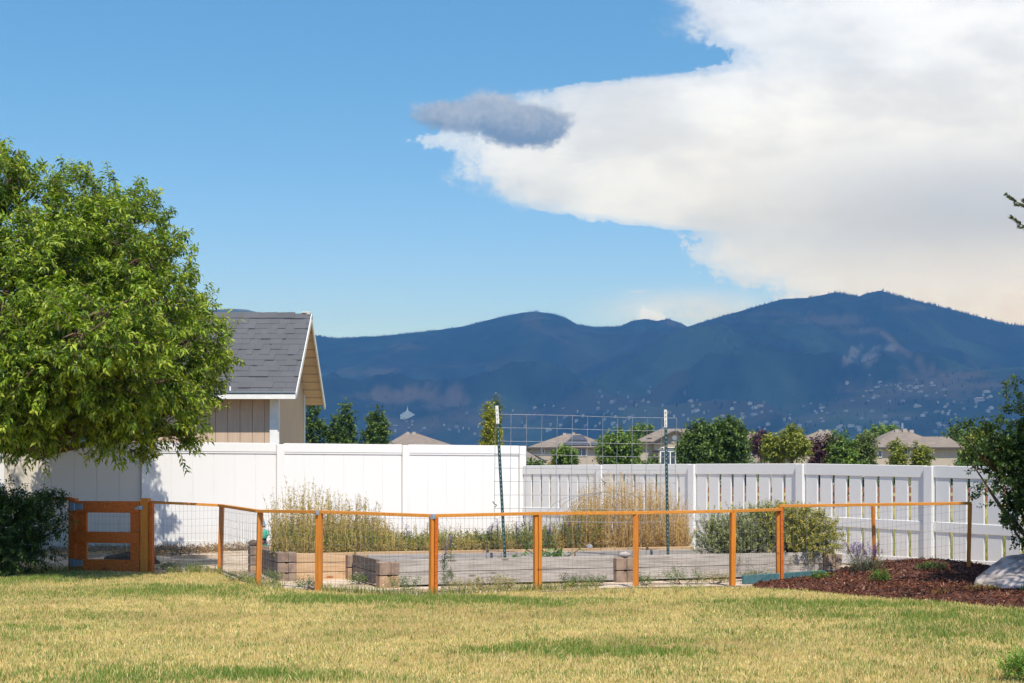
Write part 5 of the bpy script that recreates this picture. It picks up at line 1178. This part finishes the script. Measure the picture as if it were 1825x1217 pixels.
# ================================================================== background trees
def bg_tree(label, px, pyt, pw_, Y, cols, name='tree', shape='round', n=520, pyb=None, L=.30, group=None, lean=0):
    s = Y/F; root = empty(name, ((px-CX)*s, Y, 0), label, 'tree', group); zt = HC+(HY-pyt)*s; r = pw_*s/2; lo = []
    if shape == 'round':
        zb = max(1.0, zt-2.2*r)
        for i in range(9):
            a = rng.uniform(0, 6.283); q = rng.uniform(.15, .62); zc = zb+(zt-zb)*rng.uniform(.30, .74); rr = r*rng.uniform(.34, .52); lo.append((np.array([(px-CX)*s+math.cos(a)*q*r, Y+math.sin(a)*q*r, zc]), (rr, rr, rr*.9)))
        lo.append((np.array([(px-CX)*s, Y, zt-r*.55]), (r*.5, r*.5, r*.5))); lo.append((np.array([(px-CX)*s, Y, (zb+zt)/2]), (r*.75, r*.75, (zt-zb)*.38)))
        up, inner = .35, .4
    elif shape == 'column':
        for t in np.linspace(.08, .93, 9): w_ = r*(1-abs(t-.38)*1.15); lo.append((np.array([(px-CX)*s+rng.normal(0, .1*r)+lean*t*r, Y, zt*t]), (max(w_, .25*r)*.9, max(w_, .25*r)*.9, zt*.10)))
        up, inner = 1.2, .35
    else:   # loose: several ragged upright limbs
        for i in range(8):
            a = rng.uniform(0, 6.283); q = rng.uniform(.1, .8); hh = zt*rng.uniform(.62, .97); w_ = r*rng.uniform(.22, .36); 
            for t in (.45, .65, .85): lo.append((np.array([(px-CX)*s+math.cos(a)*q*r*t*1.1, Y+math.sin(a)*q*r*t, hh*t]), (w_*(1.35-t*.6), w_*(1.35-t*.6), hh*.16)))
        up, inner = .8, .2
    A, O = lobe_points(lo, n, inner); A[:, 2] = np.maximum(A[:, 2], .5)
    V, T, C, d, tl = twigs(A, O, 9, L*2.2, L, L*.5, cols, .15, .8, up=up, jit=.4); np_obj('crown', V, [T], M['leaf_far'], root, C)
    b = MB(); c0 = np.array([(px-CX)*s, Y, 0.]); b.tube([c0-Z3*.1, c0+Z3*zt*.3, c0+Z3*zt*.75], [.05*r+.06, .04*r+.05, .03], 8)
    for (c_, r_) in lo: b.tube([c0+Z3*zt*.22, (c0+Z3*zt*.3+c_)/2, c_], [.05*r, .03*r, .012], 5)
    b.build('trunk', M['bark'], root); return root
DK = ((.022, .05, .014), (.09, .155, .03), (.19, .27, .055)); MD = ((.04, .085, .016), (.15, .25, .04), (.27, .36, .07)); YG = ((.09, .12, .02), (.25, .28, .045), (.38, .37, .06)); PU = ((.035, .014, .02), (.09, .035, .045), (.14, .06, .06)); OL = ((.07, .10, .03), (.17, .22, .06), (.26, .29, .10)); YL = ((.13, .15, .015), (.34, .33, .03), (.48, .43, .05))
bg_tree('dark green upright tree partly hidden by the right wall of the tan shed', 556, 728, 50, 75, DK, shape='column', n=520, L=.20)
bg_tree('short dark green tree right beside the shed wall, lower than its neighbour', 584, 764, 34, 76, DK, shape='column', n=300, L=.20)
bg_tree('tallest dark green upright tree of the row over the solid white fence', 621, 730, 52, 75, DK, shape='column', n=560, L=.20, lean=-.2)
bg_tree('shorter dark tree leaning on the left of the tallest in the row', 600, 752, 34, 76, DK, shape='column', n=320, L=.20)
bg_tree('dark green upright tree just left of the low brown roof', 681, 736, 44, 75, DK, shape='column', n=520, L=.20, lean=-.2)
bg_tree('dark narrow tree second to the left of the low brown roof', 659, 746, 28, 76, DK, shape='column', n=320, L=.20)
bg_tree('narrow yellow green columnar tree beside the left metal post', 875, 728, 38, 80, YL, shape='column', n=520, L=.20)
bg_tree('thin dark green spire tree right behind the yellow green columnar tree', 884, 718, 22, 84, OL, shape='column', n=300, L=.20)
bg_tree('small round green tree in front of the solar house', 1006, 799, 46, 120, MD, n=420, L=.30)
bg_tree('broad green tree between the solar house and the gabled house', 1108, 770, 76, 110, MD, n=800, L=.30, shape='round')
bg_tree('pale half bare tree left of the broad green tree', 1080, 766, 36, 122, OL, n=220, L=.28, shape='loose')
bg_tree('far green tree top seen above the roofs left of the gabled house', 1142, 758, 60, 215, MD, n=420, L=.5)
bg_tree('dense dark green round tree left of its pair, largest tree over the picket fence', 1248, 757, 82, 85, DK, n=900, L=.26)
bg_tree('dense dark green round tree merging with the largest on its right side', 1293, 750, 82, 86, DK, n=900, L=.26)
bg_tree('small purple leaved tree at the corner of the half hidden house', 1357, 773, 34, 150, PU, n=260, L=.35)
bg_tree('yellow green tree left of the purple tree, the brighter of two', 1412, 767, 46, 95, YG, n=520, L=.26)
bg_tree('olive yellow bushy tree touching the brighter yellow green tree', 1380, 781, 42, 96, YG, n=420, L=.26)
bg_tree('purple leaved plum tree in the middle of the right row', 1458, 778, 62, 100, PU, n=560, L=.27, shape='loose')
bg_tree('light green tree just right of the purple plum tree', 1503, 766, 56, 95, MD, n=620, L=.26, shape='loose')
bg_tree('olive green loose tree left of the wide pale roof', 1541, 770, 52, 96, OL, n=520, L=.26, shape='loose')
bg_tree('far round green tree top peeking above the left end of the wide roof', 1564, 762, 34, 230, MD, n=260, L=.5)
bg_tree('second far green tree top just above the wide roof', 1588, 763, 30, 232, MD, n=260, L=.5)
bg_tree('young light green tree in front of the wide roof, nearer the left', 1601, 780, 36, 90, YG, n=360, L=.24, shape='loose')
bg_tree('young light green tree in front of the wide roof, nearer the post', 1640, 786, 36, 90, YG, n=360, L=.24, shape='loose')
bg_tree('green tree behind the right end of the wide roof', 1712, 764, 64, 200, MD, n=420, L=.5)
bg_tree('yellowish tree behind the dark shrub at the right edge', 1755, 768, 60, 120, YG, n=500, L=.32)
for i in range(0, 10, 2):
    bg_tree('low dark bush far out in the field behind the picket fence', 950+i*95+random.uniform(-20, 20), 838+random.uniform(-5, 5), 70, 100+random.uniform(-8, 14), DK, 'bush', 'round', 160, L=.4, group='bushes out in the field')

# ================================================================== air
bpy.ops.mesh.primitive_cube_add(size=1, location=(0, 7400, 573)); hzb = bpy.context.object; hzb.name = 'haze'; hzb.scale = (19000, 16000, 1150)
m, nt = new_mat('haze_air'); k = N(nt); pv = k.n('ShaderNodeVolumePrincipled'); pv.inputs['Color'].default_value = (.115, .37, 1.0, 1); pv.inputs['Density'].default_value = 1.3e-4; pv.inputs['Absorption Color'].default_value = (1, 1, 1, 1)
ou = k.n('ShaderNodeOutputMaterial'); k.l(pv.outputs[0], ou.inputs['Volume']); hzb.data.materials.append(m); tagk(hzb, kind='stuff')

# unseen cloud deck added high over the foothills, above the frame, to shade the mountains
NXc, NYc = 90, 70; gxc, gyc = np.meshgrid(np.linspace(-9000, 9000, NXc), np.linspace(450, 7900, NYc), indexing='ij')
ed = np.minimum.reduce([(gxc+9000)/1200, (9000-gxc)/1200, (gyc-450)/500, (7900-gyc)/900]); ed = np.clip(ed, 0, 1)**.5
zt_ = 4200+ed*(350+500*fbm(gxc/900, gyc/900, 5, 61)); zb_ = 4200-ed*(120+160*fbm(gxc/700+9, gyc/700, 4, 62))-(1-ed)*1
ii = np.arange(gxc.size).reshape(gxc.shape); qd = np.stack([ii[:-1, :-1], ii[1:, :-1], ii[1:, 1:], ii[:-1, 1:]], -1).reshape(-1, 4)
V = np.concatenate([np.stack([gxc.ravel(), gyc.ravel(), zt_.ravel()], 1), np.stack([gxc.ravel(), gyc.ravel(), zb_.ravel()], 1)])
m, nt = new_mat('shade_cloud_vapour'); k = N(nt); t_ = k.n('ShaderNodeBsdfTranslucent'); t_.inputs[0].default_value = (.9, .9, .92, 1); d_ = k.n('ShaderNodeBsdfDiffuse'); d_.inputs[0].default_value = (.9, .9, .9, 1)
mx = k.n('ShaderNodeMixShader'); mx.inputs[0].default_value = .3; k.l(d_.outputs[0], mx.inputs[1]); k.l(t_.outputs[0], mx.inputs[2])
tr_ = k.n('ShaderNodeBsdfTransparent'); m2_ = k.n('ShaderNodeMixShader'); m2_.inputs[0].default_value = .25; k.l(mx.outputs[0], m2_.inputs[1]); k.l(tr_.outputs[0], m2_.inputs[2]); k.out(m2_.outputs[0])
cl_ = np_obj('shade_cloud', V, [qd, qd[:, ::-1]+gxc.size], m, None, None, True); tagk(cl_, kind='stuff')
